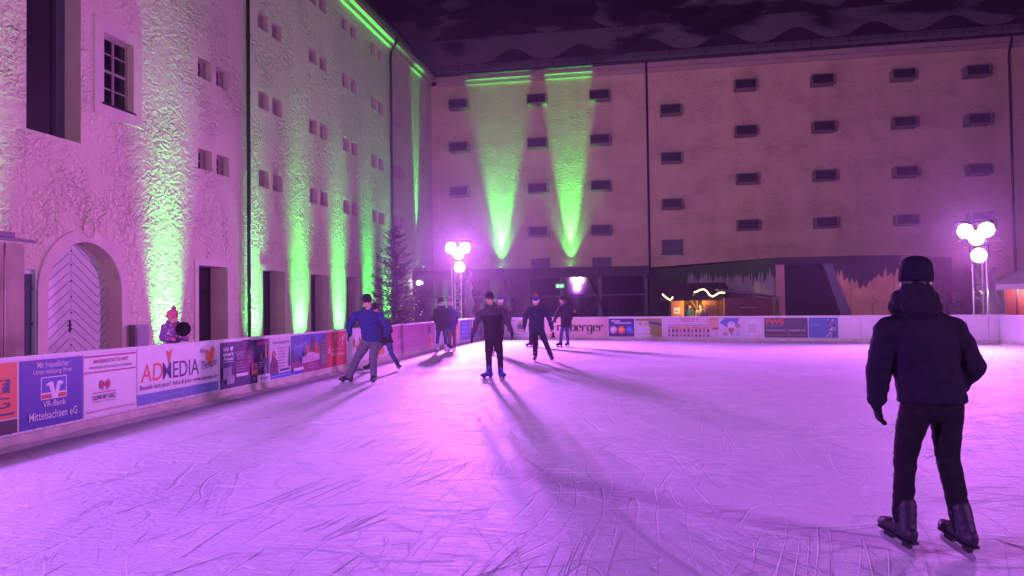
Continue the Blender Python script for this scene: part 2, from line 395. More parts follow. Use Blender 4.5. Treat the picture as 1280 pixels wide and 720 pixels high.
b.disc(.88, .25, .09, (.2, .2, .3), .13); b.rect(.70, .0, .99, .17, WH); b.disc(.79, .08, .035, (.1, .12, .5)); b.rect(.83, .05, .95, .11, (.3, .34, .6))
b.lines(.74, .45, .85, 3, .05, (.4, .35, .5), seed=5); b.lines(.60, .12, .69, 2, .05, (.4, .35, .5), seed=8)
b.done(LA, ld, LN, s0, 'dark purple banner with a glowing magenta centre and small product pictures')
# pale paper notice
b, s0 = left(8.52, 9.43, (.60, .56, .60)); b.rect(-.02, 0, 1, .12, (.03, .10, .55)); b.text('www.freiberg-service.de', .06, .03, .92, .085, WH, .0)
b.text('STELLENANGEBOTE', .16, .84, .92, .91, (.2, .16, .3), .02); b.lines(.38, .72, .82, 7, .075, (.25, .22, .32), seed=2)
b.poly([(.0, .12), (.02, .40), (.12, .50), (.10, .60), (.14, .68), (.22, .69), (.28, .62), (.25, .50), (.36, .42), (.40, .12)], (.12, .02, .10)); b.disc(.19, .60, .05, (.5, .25, .2), .07)
b.rect(.45, .16, .92, .22, (.03, .04, .25)); b.poly([(.88, .25), (.91, .70), (.935, .80), (.96, .70), (.98, .25)], (.06, .06, .14)); b.done(LA, ld, LN, s0, 'pale paper banner with printed lines, a dark figure and a blue foot')
# city poster
b, s0 = left(9.46, 11.29, (.07, .12, .42), .17, .975); b.rect(.0, .0, 1, .30, (.28, .03, .18)); b.rect(0, 0, .29, .09, (.03, .10, .55)); b.poly([(.0, .3), (.0, .62), (.05, .64), (.07, .45), (.2, .50), (.22, .3)], (.06, .05, .12))
for u, t in ((.44, .78), (.5, .64), (.60, .93), (.69, .80), (.75, .70)): b.poly([(u-.045, .3), (u-.045, t-.1), (u, t), (u+.045, t-.1), (u+.045, .3)], (.45, .14, .03) if t > .7 else (.32, .12, .05))
b.rect(.575, .32, .64, .85, (.10, .03, .06)); b.poly([(.80, .15), (.80, .78), (.97, .86), (1, .84), (1, .15)], (.22, .19, .22)); 
for i in range(4): 
    for j in range(3): b.rect(.835+j*.05, .42+i*.09, .855+j*.05, .47+i*.09, (.06, .05, .1))
b.poly([(.25, .26), (.25, .42), (.37, .44), (.39, .52), (.60, .52), (.62, .46), (.75, .47), (.75, .29)], (.62, .45, .58)); b.disc(.33, .50, .05, (.12, .06, .03), .08); b.lines(.28, .38, .72, 2, .06, (.35, .2, .4), seed=4); b.rect(.03, .10, .29, .17, WH); b.lines(.38, .18, .8, 2, .07, (.5, .3, .45), seed=1)
b.text('Freiberg', .05, .58, .38, .78, (.45, .5, .75), -.01, .3, .10); b.done(LA, ld, LN, s0, 'town poster banner with orange towers against a blue sky')
# red bank banner
b, s0 = left(11.32, 12.52, (.55, .015, .02), .17, .98)
b.text('Sparkasse', .24, .44, .72, .54, (.75, .45, .45), .01); b.text('Mittelsachsen', .24, .31, .92, .41, (.75, .45, .45), .01)
b.text('S', .05, .40, .17, .55, (.75, .6, .6), .03); b.disc(.115, .60, .025, (.75, .6, .6))
for (u, v, r) in ((.42, .84, .07), (.66, .74, .04), (.80, .80, .09), (.76, .64, .05), (.88, .88, .06)): b.poly([(u+(r if k % 2 else r*.4)*math.cos(k*PI/5), v+(r if k % 2 else r*.4)*1.4*math.sin(k*PI/5)) for k in range(10)], (.7, .55, .57))
b.done(LA, ld, LN, s0, 'plain red banner with pale star flakes and a white letter S')
# white banner with orange shapes behind the blue skater
b, s0 = left(12.57, 15.6, WH, .17, .98)
for (u, v) in ((.16, .60), (.30, .62), (.23, .45)): b.disc(u, v, .12, (.5, .18, .05), .15)
b.disc(.23, .58, .08, (.62, .5, .45)); b.poly([(.62, .08), (.70, .25), (.80, .42), (.92, .5), (.95, .10)], (.7, .2, .02)); b.poly([(.70, .08), (.78, .28), (.92, .35), (.93, .08)], (.8, .35, .04)); b.done(LA, ld, LN, s0, 'white banner with brown and orange swirls behind the skater in blue')
# pink fading banner
b, s0 = left(15.96, 21.1, (.42, .10, .27), .15, .985); b.rect(.0, .0, 1, .12, (.5, .25, .36)); b.rect(.22, .12, .40, .98, (.45, .13, .29)); b.rect(.02, .12, .14, .98, (.5, .16, .31))
b.text('ukunft', .13, .32, .30, .55, (.62, .4, .55), .0, .2, .1); b.lines(.38, .6, .62, 2, .14, (.5, .22, .38), seed=6)
b.poly([(.815, .04), (.81, .35), (.83, .52), (.87, .52), (.90, .35), (.90, .04)], (.65, .22, .03)); b.poly([(.82, .60), (.825, .85), (.85, .93), (.875, .85), (.875, .60)], (.05, .02, .04)); b.poly([(.84, .2), (.85, .38), (.87, .40), (.875, .2)], (.12, .05, .03)); b.done(LA, ld, LN, s0, 'long pink banner with a small orange and black figure at its far end')
b, s0 = left(23.9, 25.05, (.7, .24, .08), .17, .95); b.rect(.3, .1, .45, .85, (.35, .06, .03)); b.rect(.62, .0, .78, .6, (.7, .6, .5)); b.disc(.4, .8, .07, (.3, .05, .03)); b.done(LA, ld, LN, s0, 'narrow orange banner beside the floodlight tower foot')
b, s0 = left(25.15, 27.05, (.03, .09, .38), .12, .965)
for t, v in (('WAS', .78), ('WIRD', .58), ('MEIN', .38), ('TAG?', .18)): b.text(t, .15, v, .78, v+.13, (.28, .36, .62), .01)
b.done(LA, ld, LN, s0, 'blue banner with four stacked lines of pale lettering')
b, s0 = left(27.15, 29.9, (.035, .05, .30), .17, .965); b.rect(0, .0, .10, 1, (.18, .04, .10)); b.rect(.12, .1, .2, 1, (.6, .6, .65)); b.disc(.72, .55, .3, (.55, .06, .05)); b.poly([(.25, .0), (.4, .2), (.6, .15), (.95, .1), (.95, .0)], (.1, .2, .5)); b.done(LA, ld, LN, s0, 'deep blue corner banner with a red disc behind the dark skater')

def back(s0, s1, bgc, z0=.17, z1=.94): return Banner(bgc, s1-s0, z0, z1), s0
b, s0 = back(1.3, 2.56, (.66, .66, .64)); b.disc(.62, .56, .33, (.42, .27, .06)); b.disc(.62, .56, .27, (.62, .52, .35)); b.poly([(.50, .42), (.47, .62), (.56, .76), (.62, .80), (.64, .68), (.76, .52), (.70, .40), (.60, .38)], (.05, .09, .20)); b.text('03731 798 77 30', .32, .07, .98, .17, (.2, .2, .25), .01); b.lines(.2, .9, .98, 1, .08, (.25, .25, .3), seed=9); b.done(BA, bd, BN, s0, 'white banner with a bird emblem in an ochre ring')
b, s0 = back(2.6, 3.3, (.60, .42, .38)); b.poly([(.2, .2), (.3, .8), (.5, .9), (.6, .3)], (.5, .08, .06)); b.poly([(.55, .1), (.6, .6), (.85, .7), (.9, .15)], (.65, .55, .4)); b.done(BA, bd, BN, s0, 'small salmon banner half hidden by the skater in the white hat')
# blackletter banner
b, s0 = back(3.34, 6.24, (.72, .50, .42), .14, .98)
def stroke(x, y0, y1, wd=.16):  return [(x, y0+.10), (x+wd*.45, y0), (x+wd, y0+.12), (x+wd, y1-.10), (x+wd*.55, y1), (x, y1-.12)]
def slash(x0, y0, x1, y1, t=.13): return [(x0, y0-t/2), (x1, y1-t/2), (x1, y1+t/2), (x0, y0+t/2)]
FR = {'b': ([stroke(0, 0, 1.55), stroke(.34, .0, .95), slash(.14, .86, .42, .98), slash(.12, .05, .4, .08)], .50),
      'e': ([stroke(0, 0, .95), stroke(.30, .45, .98), slash(.12, .88, .38, .98), slash(.12, .42, .40, .62, .09), slash(.10, .05, .44, .16)], .48),
      'r': ([stroke(0, 0, 1.0), [(.17, .78), (.27, 1.02), (.42, .88), (.33, .70)], slash(.1, .82, .28, .95, .1)], .42),
      'g': ([stroke(0, .0, .95), stroke(.32, -.38, .98), slash(.12, .88, .40, .98), slash(.10, .04, .38, .14), slash(-.02, -.30, .40, -.36, .12)], .50),
      'i': ([stroke(0, 0, .98), [(.02, 1.18), (.1, 1.10), (.18, 1.2), (.1, 1.3)]], .22),
      'F': ([stroke(.12, -.1, 1.4, .2), slash(.0, 1.38, .62, 1.5, .18), slash(.30, .72, .58, .82, .13), slash(-.05, .0, .22, .1, .12)], .62)}
x = 0.; PK = []
for ch in 'Freiberger':
    for pg in FR[ch][0]: PK.append([(x+px, py) for px, py in pg])
    x += FR[ch][1]
for pg in PK:
    b.l = 1; b.poly([(.055+px/x*.88, .30+py*.34) for px, py in pg], BLK)
b.done(BA, bd, BN, s0, 'salmon banner with large black gothic lettering')
b, s0 = back(6.28, 7.42, (.025, .02, .16)); b.text('GESUNDE', .10, .82, .45, .92, WH, .02); b.text('WEIHNACHTEN', .22, .70, .88, .81, WH, .02)
for u, c in ((.19, (.5, .42, .5)), (.5, (.7, .2, .03)), (.81, (.04, .12, .55))): b.disc(u, .38, .21, c); b.disc(u, .40, .11, tuple(min(1, q*1.5+.05) for q in c)); b.rect(u+.06, .20, u+.17, .27, RED)
b.done(BA, bd, BN, s0, 'navy banner with three coloured discs in a row')
b, s0 = back(7.46, 8.62, (.30, .28, .05)); b.rect(0, .12, .5, .86, (.55, .5, .5)); b.disc(.2, .70, .10, (.5, .25, .2)); b.disc(.42, .70, .10, (.5, .28, .22)); b.poly([(.05, .2), (.08, .55), (.2, .62), (.32, .5), (.33, .2)], (.6, .62, .65)); b.poly([(.33, .2), (.34, .56), (.45, .62), (.55, .5), (.56, .2)], (.62, .6, .62))
b.poly([(.50, .70), (.98, .60), (.98, .74), (.52, .86)], (.04, .05, .22)); b.text('Heidi Altenpflege', .04, .90, .9, .96, (.12, .12, .03), .0); b.lines(.6, .5, .95, 4, .09, (.2, .19, .05), seed=12); b.rect(0, .0, .62, .13, (.62, .6, .62)); b.done(BA, bd, BN, s0, 'olive green banner with a photo of two people in white')
b, s0 = back(8.66, 10.97, (.62, .50, .60), .14, .97); b.text("HEIDE'S", .33, .80, .63, .96, (.62, .03, .12), .02)
b.rect(.08, .60, .80, .625, (.12, .04, .08)); b.rect(.10, .50, .30, .52, (.12, .04, .08))
for k in range(11):
    u = .115+k*.069; c = (.10, .02, .06) if k % 3 else (.35, .12, .10)
    b.poly([(u-.022, .06), (u-.022, .36), (u-.008, .46), (u-.008, .54), (u+.008, .54), (u+.008, .46), (u+.022, .36), (u+.022, .06)], c); b.rect(u-.019, .14, u+.019, .30, (.5, .3, .35)); b.l -= 2
b.l += 2
for k in range(4): u = .2+k*.16; b.poly([(u, .42), (u+.02, .54), (u+.12, .54), (u+.14, .42), (u+.1, .46), (u+.04, .46)], (.72, .24, .04))
b.poly([(.82, .55), (.80, .90), (.86, .98), (.985, .98), (.985, .45), (.90, .42)], (.62, .36, .26)); b.disc(.90, .68, .02, (.1, .05, .05)); b.rect(.88, .40, .985, .50, (.55, .03, .05)); b.poly([(.82, .90), (.86, .98), (.985, .98), (.985, .85), (.9, .88)], (.55, .35, .12)); b.done(BA, bd, BN, s0, 'pale banner with a row of small bottles and crimson capitals')
b, s0 = back(10.99, 12.68, (.62, .58, .68), .14, .97); b.poly([(.0, .75), (.12, .97), (.45, .97), (.40, .6), (.18, .5)], (.10, .14, .55)); b.disc(.27, .62, .19, (.68, .62, .72)); b.poly([(.19, .48), (.35, .48), (.27, .10)], (.42, .14, .08)); b.disc(.43, .58, .11, (.42, .2, .25)); b.disc(.12, .20, .10, (.45, .25, .3)); b.disc(.78, .48, .42, (.72, .68, .74)); b.lines(.66, .65, .92, 5, .09, (.3, .25, .4), seed=14); b.poly([(.3, .1), (.42, .4), (.5, .1)], (.45, .48, .65)); b.done(BA, bd, BN, s0, 'pale violet banner with a blue pattern and a cone of ice cream')
b, s0 = back(12.71, 14.31, (.03, .02, .06)); b.text('FWS', .04, .66, .46, .95, (.68, .06, .02), .03); b.text('Werbetechnik', .05, .58, .46, .63, (.5, .45, .5), .0); b.text('Werbesysteme', .05, .32, .48, .42, WH, .012); b.rect(.51, .33, .55, .40, RED); b.text('Digitaldruck', .58, .32, .95, .42, WH, .012); b.text('www.freiberger-werbe-service.de', .05, .08, .95, .17, (.6, .07, .03), .0); b.done(BA, bd, BN, s0, 'dark banner with bold orange red capitals at its top left')
b, s0 = back(14.34, 15.38, (.02, .13, .38)); 
for i in range(40): b.l = 2; u = random.uniform(.6, .98); v = random.uniform(.05, .92); r = random.uniform(.03, .09); b.poly([(u-r*.6, v-r), (u+r*.5, v-r*.7), (u+r*.7, v+r*.6), (u-r*.3, v+r)], random.choice([(.05, .05, .12), (.35, .35, .45), (.10, .12, .06), (.02, .04, .2), (.5, .5, .6)]))
b.l = 4; b.lines(.08, .62, .45, 1, .09, (.2, .4, .6), seed=20); b.done(BA, bd, BN, s0, 'turquoise blue banner with a speckled photo of rocks, last before the bare boards')

# ------------------------------------------------------------------ buildings
XL, YB, ZE = -13.9, 46.3, 16.1
def wall_holes(bm, f, a0, a1, z0, z1, holes, inward, mi=0, mr=1):
    """f(a, z) -> point on the wall; holes (a0, a1, z0, z1, depth) get reveals going inward"""
    A = sorted({a0, a1} | {h[0] for h in holes} | {h[1] for h in holes}); Z = sorted({z0, z1} | {h[2] for h in holes} | {h[3] for h in holes})
    vt = {}
    def v(i, j):
        if (i, j) not in vt: vt[i, j] = bm.verts.new(f(A[i], Z[j]))
        return vt[i, j]
    for i in range(len(A)-1):
        for j in range(len(Z)-1):
            ca, cz = (A[i]+A[i+1])/2, (Z[j]+Z[j+1])/2
            if any(h[0] < ca < h[1] and h[2] < cz < h[3] for h in holes): continue
            bm.faces.new((v(i, j), v(i+1, j), v(i+1, j+1), v(i, j+1))).material_index = mi
    for h in holes:
        c = [f(h[0], h[2]), f(h[1], h[2]), f(h[1], h[3]), f(h[0], h[3])]; o = inward*h[4]
        for k in range(4): quad(bm, [c[k], c[k]+o, c[(k+1) % 4]+o, c[(k+1) % 4]], mr)

# ---- left wing
lw = thing('plaster_building', 'pale plaster wing along the left side with paired little windows and an arched double door', 'building', (XL, 0, 0))
IN = V((-1, 0, 0))
fl = lambda a, z: V((0, a, z))
cols = {22.1: (6.25, 9.13), 25.75: (6.25, 9.11, 12.0), 29.8: (6.22, 9.1, 12.05, 14.6), 33.2: (6.2, 9.05, 12., 14.65), 36.75: (6.17, 8.98, 11.9, 14.6), 39.9: (6.2, 8.97, 11.82)}
wins = [(y+s-.37, y+s+.37, z-.32, z+.32, .3) for y, zs in cols.items() for z in zs for s in (-.5, .5)]
doors = [(21.22, 22.82, 0, 2.92, .62), (25.1, 26.75, 0, 2.95, .62), (28.94, 30.65, 0, 2.95, .62), (32.6, 34.2, 0, 3.0, .62)]
bigw = (14.69, 16.34, 5.68, 9.9, .5); cas = (17.12, 18.25, 6.9, 8.74, .22)
AY, AR, AS = 16.55, 1.235, 2.02
arch = (AY-AR, AY+AR, 0, AS+AR, .5); nd = (13.85, 15.06, 0, 2.5, .16)
bm = BM()
wall_holes(bm, fl, -12, 46.6, -.1, 15.55, wins+doors+[bigw, cas, nd], IN) if False else None
wall_holes(bm, fl, -12, 46.6, -.1, 15.55, wins+doors+[bigw, cas, nd, arch[:4]+(0.0001,)], IN)
# arched opening: spandrels and reveal
N = 20; arcp = [(AY+AR*math.cos(PI-PI*k/N), AS+AR*math.sin(PI-PI*k/N)) for k in range(N+1)]
for k in range(N):
    (a, z), (a2, z2) = arcp[k], arcp[k+1]
    quad(bm, [fl(a, z), fl(a2, z2), fl(a2, AS+AR), fl(a, AS+AR)], 1)
    quad(bm, [fl(a, z), fl(a, z)+IN*.5, fl(a2, z2)+IN*.5, fl(a2, z2)], 1)
for a in (AY-AR, AY+AR): quad(bm, [fl(a, 0), fl(a, AS), fl(a, AS)+IN*.5, fl(a, 0)+IN*.5], 1)
# body behind
quad(bm, [V((0, -12, -.1)), V((0, -12, 16)), V((-12, -12, 16)), V((-12, -12, -.1))], 1)
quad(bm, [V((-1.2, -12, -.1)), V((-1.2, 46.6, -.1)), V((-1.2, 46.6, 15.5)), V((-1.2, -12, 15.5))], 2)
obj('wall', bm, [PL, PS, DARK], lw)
# smooth plaster bands round openings (slightly proud)
def band(y0, y1, z0, z1, t, d=.018, bottom=True):
    b = BM(); g = .0
    box(b, (0, y0-t, z0-(t if bottom else 0)), (d, y0-g, z1+t)); box(b, (0, y1+g, z0-(t if bottom else 0)), (d, y1+t, z1+t)); box(b, (0, y0, z1+g), (d, y1, z1+t))
    if bottom: box(b, (0, y0, z0-t), (d, y1, z0-g))
    return b
obj('window_surround', band(*cas[:4], .34, .022), PS, lw); 
for dd in doors: obj('door_surround', band(dd[0], dd[1], 0, dd[3], .2, .018, False), PS, lw)
b = BM()
for k in range(N):
    a0_, a1_ = PI-PI*k/N, PI-PI*(k+1)/N
    poly_prism(b, [V((0, AY+r*math.cos(a), AS+r*math.sin(a))) for r, a in ((AR, a0_), (AR, a1_), (AR+.3, a1_), (AR+.3, a0_))], V((.018, 0, 0)))
for sg in (-1, 1): box(b, (0, AY+sg*AR if sg > 0 else AY-AR-.3, 0), (.018, AY+AR+.3 if sg > 0 else AY-AR, AS))
obj('arch_surround', b, PS, lw)
b = BM()
for k in range(14):
    a = PI*2*k/14; r = .24+.05*noise.noise(V((k*.7, 3, 1)))
    p = V((.01, 16.62+r*math.cos(a)*.8, 3.62+r*math.sin(a))); bmesh.ops.create_icosphere(b, subdivisions=1, radius=.045+.02*random.random(), matrix=Matrix.Translation(p) @ Matrix.Diagonal((.45, 1, 1, 1)))
obj('stone_relief', b, PS, lw, smooth=True)
def casement(y0, y1, z0, z1, x, nx, nz, parent, fw=.055, bar=.02):
    fr = BM(); box(fr, (x-.05, y0, z0), (x, y0+fw, z1)); box(fr, (x-.05, y1-fw, z0), (x, y1, z1)); box(fr, (x-.05, y0+fw, z1-fw), (x, y1-fw, z1)); box(fr, (x-.05, y0+fw, z0), (x, y1-fw, z0+fw))
    for i in range(1, nx): u = y0+(y1-y0)*i/nx; box(fr, (x-.045, u-bar, z0+fw), (x+.006, u+bar, z1-fw))
    for j in range(1, nz): u = z0+(z1-z0)*j/nz; hb = bar if j*2 == nz else bar*.5; box(fr, (x-.043, y0+fw, u-hb), (x+.003, y1-fw, u+hb))
    f = obj('window', fr, FRAME, parent)
    g = BM(); box(g, (x-.04, y0+.02, z0+.02), (x-.03, y1-.02, z1-.02)); obj('pane', g, GLASS, f)
    return f
casement(*cas[:4], -.17, 2, 4, lw, .085, .035)
b = BM(); box(b, (-.2, cas[0]-.06, cas[2]-.05), (.06, cas[1]+.06, cas[2]-.003)); obj('window_sill', b, METAL, lw)
for h in wins:
    casement(h[0]+.06, h[1]-.18, h[2], h[3], -.24, 1, 2, lw, .07, .012)
    b = BM(); box(b, (-.30, h[1]-.178, h[2]), (-.24, h[1], h[3])); obj('window_shutter', b, mat('shutter_brown', (.36, .27, .25), .7, .2, 4), lw)
# tall opening
b = BM(); box(b, (-.5, 14.69, 5.68), (-.46, 15.9, 9.9)); f = obj('window', b, DARK, lw)
b = BM(); box(b, (-.5, 15.9, 5.68), (-.44, 16.05, 9.9)); box(b, (-.49, 16.05, 5.68), (-.455, 16.34, 9.9), 1); obj('frame', b, [METAL, mat('window_glass_grey', (.10, .10, .15), .15)], f)
# arched double door of chevron planks
DW = mat('door_paint', (.84, .80, .80), .5, .06, 3, .1, 8, .01); GAP = mat('plank_gap', (.10, .08, .08), .8)
ad = None
for sg in (-1, 1):
    b = BM(); pts = [V((-.45, AY+sg*.008, 0))]
    for k in range(N//2+1):
        a = PI/2*k/(N//2); pts.append(V((-.45, AY+sg*max(.008, AR*math.sin(a)), AS+AR*math.cos(a))))
    pts.append(V((-.45, AY+sg*AR, 0))); poly_prism(b, pts, V((-.06, 0, 0)))
    # grooves between planks
    for k in range(22):
        z = -.6+k*.235
        for (u0, u1, dz) in ((.05, AR*.74, .62), (AR*.74, AR-.04, -.28)):
            za = z + (0 if u0 < .1 else .62); zb = za + dz if sg < 0 or True else za
            if sg < 0: p0, p1 = (u0, za), (u1, zb) 
            else: p0, p1 = (u0, za), (u1, zb)
            p0 = (p0[0], (1.25-p0[1]) if False else p0[1])
            q = []
            for t in range(9):
                uu = p0[0]+(p1[0]-p0[0])*t/8; zz = p0[1]+(p1[1]-p0[1])*t/8
                zz = 3.1-zz if True else zz
                lim = AS+math.sqrt(max(0, AR*AR-uu*uu))-.05
                if .05 < zz < lim: q.append((uu, zz))
            if len(q) > 1:
                (ua, zA), (ub, zB) = q[0], q[-1]
                poly_prism(b, [V((-.4485, AY+sg*ua, zA-.008)), V((-.4485, AY+sg*ub, zB-.008)), V((-.4485, AY+sg*ub, zB+.008)), V((-.4485, AY+sg*ua, zA+.008))], V((.003, 0, 0)), 1)
    d_ = obj('door', b, [DW, GAP], lw)
    if sg < 0:
        b = BM(); box(b, (-.448, AY-.075, 1.02), (-.43, AY-.035, 1.32)); tube(b, [V((-.43, AY-.055, 1.2)), V((-.38, AY-.055, 1.2)), V((-.38, AY-.2, 1.2))], .012); obj('handle', b, METAL, d_)
    else:
        b = BM()
        for z in (.7, 1.1, 1.5, 1.9, 2.3, 2.7, 3.05): box(b, (-.448, AY-.02, z-.02), (-.436, AY+.02, z+.02))
        obj('stud', b, METAL, d_)
# glazed side door
b = BM(); box(b, (-.16, 13.85, 0), (-.10, 13.93, 2.5)); box(b, (-.16, 14.98, 0), (-.02, 15.06, 2.5)); box(b, (-.16, 13.93, 2.4), (-.10, 14.98, 2.5)); f = obj('side_door', b, mat('white_paint', (.75, .75, .75), .4), lw)
b = BM(); box(b, (-.15, 13.93, 0), (-.12, 14.98, 2.4)); obj('pane', b, mat('door_glass_grey', (.12, .13, .2), .12), f)
b = BM(); 
for z in (.45, 1.25, 2.05): box(b, (-.12, 13.93, z), (-.09, 14.98, z+.05))
obj('door_bar', b, METAL, f)
for dd in doors:
    b = BM(); x = -.6; box(b, (x-.05, dd[0], 0), (x, dd[0]+.08, dd[3])); box(b, (x-.05, dd[1]-.08, 0), (x, dd[1], dd[3])); box(b, (x-.05, dd[0]+.08, dd[3]-.08), (x, dd[1]-.08, dd[3])); mid = (dd[0]+dd[1])/2; box(b, (x-.05, mid-.05, 0), (x, mid+.05, dd[3]-.08)); box(b, (x-.05, dd[0]+.08, 2.1), (x, mid-.05, 2.16)); box(b, (x-.05, mid+.05, 2.1), (x, dd[1]-.08, 2.16))
    f = obj('glass_door', b, METAL, lw)
    b = BM(); box(b, (x-.035, dd[0]+.05, .05), (x-.025, dd[1]-.05, dd[3]-.05)); obj('pane', b, GLASS, f)
# cornice, gutter, roof
def cornice(bm, f):  # f(out, z)
    pass
b = BM()
for o0, z0, z1 in ((.16, 15.5, 15.74), (.38, 15.741, 16.02)): box(b, (-.3, -12, z0), (o0, 45.9, z1))
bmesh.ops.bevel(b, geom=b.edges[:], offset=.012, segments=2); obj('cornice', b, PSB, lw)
b = BM(); tube(b, [V((.47, -12, 16.08)), V((.47, 45.7, 16.08))], .09, 10); obj('gutter', b, PIPE, lw)
for y in (24.0, 38.48):
    b = BM()
    tube(b, [V((.47, y, 16.0)), V((.42, y, 15.7)), V((.13, y, 15.2)), V((.11, y, 14.8)), V((.11, y, 0))], .065, 10)
    for z in range(1, 15, 2): tube(b, [V((.11, y, z)), V((.11, y, z+.05))], .08, 10)
    obj('downpipe', b, PIPE, lw)
def roof_mat():
    m = bpy.data.materials.new('snowy_tiles'); m.use_nodes = True; nt = m.node_tree; n = nt.nodes; L = nt.links; b = n['Principled BSDF']; b.inputs['Roughness'].default_value = .7
    tc = n.new('ShaderNodeTexCoord'); mp = n.new('ShaderNodeMapping'); mp.inputs['Scale'].default_value = (1, 1.1, 1.4); L.new(tc.outputs['Object'], mp.inputs['Vector'])
    nz = n.new('ShaderNodeTexNoise'); nz.inputs['Scale'].default_value = .17; nz.inputs['Detail'].default_value = 6; nz.inputs['Roughness'].default_value = .5; nz.inputs['Distortion'].default_value = .4; L.new(mp.outputs['Vector'], nz.inputs['Vector'])
    cr = n.new('ShaderNodeValToRGB'); e = cr.color_ramp.elements; e[0].position = .45; e[1].position = .54; e[0].color = (.022, .012, .010, 1); e[1].color = (.46, .44, .45, 1)
    sx_ = n.new('ShaderNodeSeparateXYZ'); L.new(tc.outputs['Object'], sx_.inputs[0])
    mr = n.new('ShaderNodeMapRange'); mr.inputs['From Min'].default_value = 16.5; mr.inputs['From Max'].default_value = 22; mr.inputs['To Min'].default_value = .12; mr.inputs['To Max'].default_value = -.09; L.new(sx_.outputs[2], mr.inputs['Value'])
    ad = n.new('ShaderNodeMath'); ad.operation = 'ADD'; L.new(nz.outputs['Fac'], ad.inputs[0]); L.new(mr.outputs['Result'], ad.inputs[1]); L.new(ad.outputs[0], cr.inputs['Fac'])
    br = n.new('ShaderNodeTexBrick'); br.inputs['Scale'].default_value = 4; br.inputs['Color1'].default_value = (1, 1, 1, 1); br.inputs['Color2'].default_value = (.75, .75, .75, 1); br.inputs['Mortar'].default_value = (.5, .5, .5, 1); br.inputs['Mortar Size'].default_value = .03
    mp2 = n.new('ShaderNodeMapping'); mp2.inputs['Rotation'].default_value = (PI/2, 0, 0); L.new(tc.outputs['Object'], mp2.inputs['Vector']); L.new(mp2.outputs['Vector'], br.inputs['Vector'])
    mx = n.new('ShaderNodeMix'); mx.data_type = 'RGBA'; mx.blend_type = 'MULTIPLY'; mx.inputs[0].default_value = 1; L.new(cr.outputs['Color'], mx.inputs[6]); L.new(br.outputs['Color'], mx.inputs[7]); L.new(mx.outputs[2], b.inputs['Base Color'])
    return m
ROOF = roof_mat()
b = BM(); t = 1.19
quad(b, [V((.5, -12, 16.1)), V((.5, 46, 16.1)), V((-9, 55, 16.1+9.5*t)), V((-9, -12, 16.1+9.5*t))])
quad(b, [V((-9, -12, 16.1+9.5*t)), V((-9, 55, 16.1+9.5*t)), V((-13, 55, 16)), V((-13, -12, 16))])
obj('roof', b, ROOF, lw)

# ---- rear wing
rw = thing('plaster_building', 'tall ochre storehouse wing across the far end with rows of boxed hatches', 'building', (0, YB, 0))
bm = BM()
quad(bm, [V((-13.9, 0, -.1)), V((45, 0, -.1)), V((45, 0, 15.6)), V((-13.9, 0, 15.6))])
quad(bm, [V((45, 0, -.1)), V((45, 14, -.1)), V((45, 14, 16)), V((45, 0, 16))])
obj('wall', bm, [PB], rw)
hoods = [(x, z) for x in (-11.98, -7.03, -3.2) for z in (14.2, 11.5, 8.72)] + [(-7.03, 6.06), (-3.22, 6.04)] + [(.97, z) for z in (13.05, 10.2, 7.46)] + [(x, z) for x in (5.26, 9.52, 13.8) for z in (14.26, 11.56, 8.77, 6.07)] + [(17.56, z) for z in (14.19, 11.5, 8.73, 6.07)]
WOODH = mat('hatch_boards', (.30, .24, .20), .7, .25, 3)
for (x, z) in hoods:
    w_, h_, d_ = .60, .30, .75
    b = BM(); f0 = -d_
    # flared box: back edge on the wall, front rim slightly lifted, open front
    for (lo, hi) in (((-w_, f0, h_-.05), (w_, 0, h_)), ((-w_, f0, -h_), (w_, 0, -h_+.05)), ((-w_, f0, -h_+.05), (-w_+.05, 0, h_-.05)), ((w_-.05, f0, -h_+.05), (w_, 0, h_-.05))): box(b, lo, hi)
    o = obj('window_hood', b, WOODH, rw, loc=(x, 0, z))
    b = BM(); box(b, (-w_+.05, f0+.03, -h_+.05), (w_-.05, f0+.06, h_-.05)); obj('pane', b, DARK, o)
for (x, z, w_, h_) in ((.95, 4.95, .62, .42), (-7.0, 4.15, .58, .3), (-3.25, 4.12, .58, .3)):
    b = BM(); box(b, (-w_, -.1, -h_), (w_, 0, h_)); o = obj('shutter', b, mat('grey_shutter', (.12, .11, .13), .6, .15, 3), rw, loc=(x, 0, z))
    b = BM(); box(b, (-w_-.06, -.06, -h_-.06), (w_+.06, -.002, -h_)); obj('shutter_sill', b, METAL, o)
b = BM()
for o0, z0, z1 in ((.16, 15.5, 15.74), (.38, 15.741, 16.02)): box(b, (-13.5, -o0, z0), (45, .3, z1))
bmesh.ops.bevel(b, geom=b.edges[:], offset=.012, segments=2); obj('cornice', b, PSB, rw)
b = BM(); tube(b, [V((-13.3, -.47, 16.08)), V((45, -.47, 16.08))], .09, 10); obj('gutter', b, PIPE, rw)
for x in (-.4, 19.36):
    b = BM(); tube(b, [V((x, -.47, 16.0)), V((x, -.42, 15.7)), V((x, -.13, 15.2)), V((x, -.11, 14.8)), V((x, -.11, 0))], .065, 10)
    for z in range(1, 15, 2): tube(b, [V((x, -.11, z)), V((x, -.11, z+.05))], .08, 10)
    obj('downpipe', b, PIPE, rw)
b = BM()
quad(b, [V((-24, -.5, 16.1)), V((45, -.5, 16.1)), V((45, 10, 16.1+10.5*t)), V((-24, 10, 16.1+10.5*t))])
quad(b, [V((-24, 10, 16.1+10.5*t)), V((45, 10, 16.1+10.5*t)), V((45, 15, 15)), V((-24, 15, 15))])
rf = obj('roof', b, ROOF, rw)
LOUV = mat('dormer_louvre', (.006, .004, .005), .7, .3, 9)
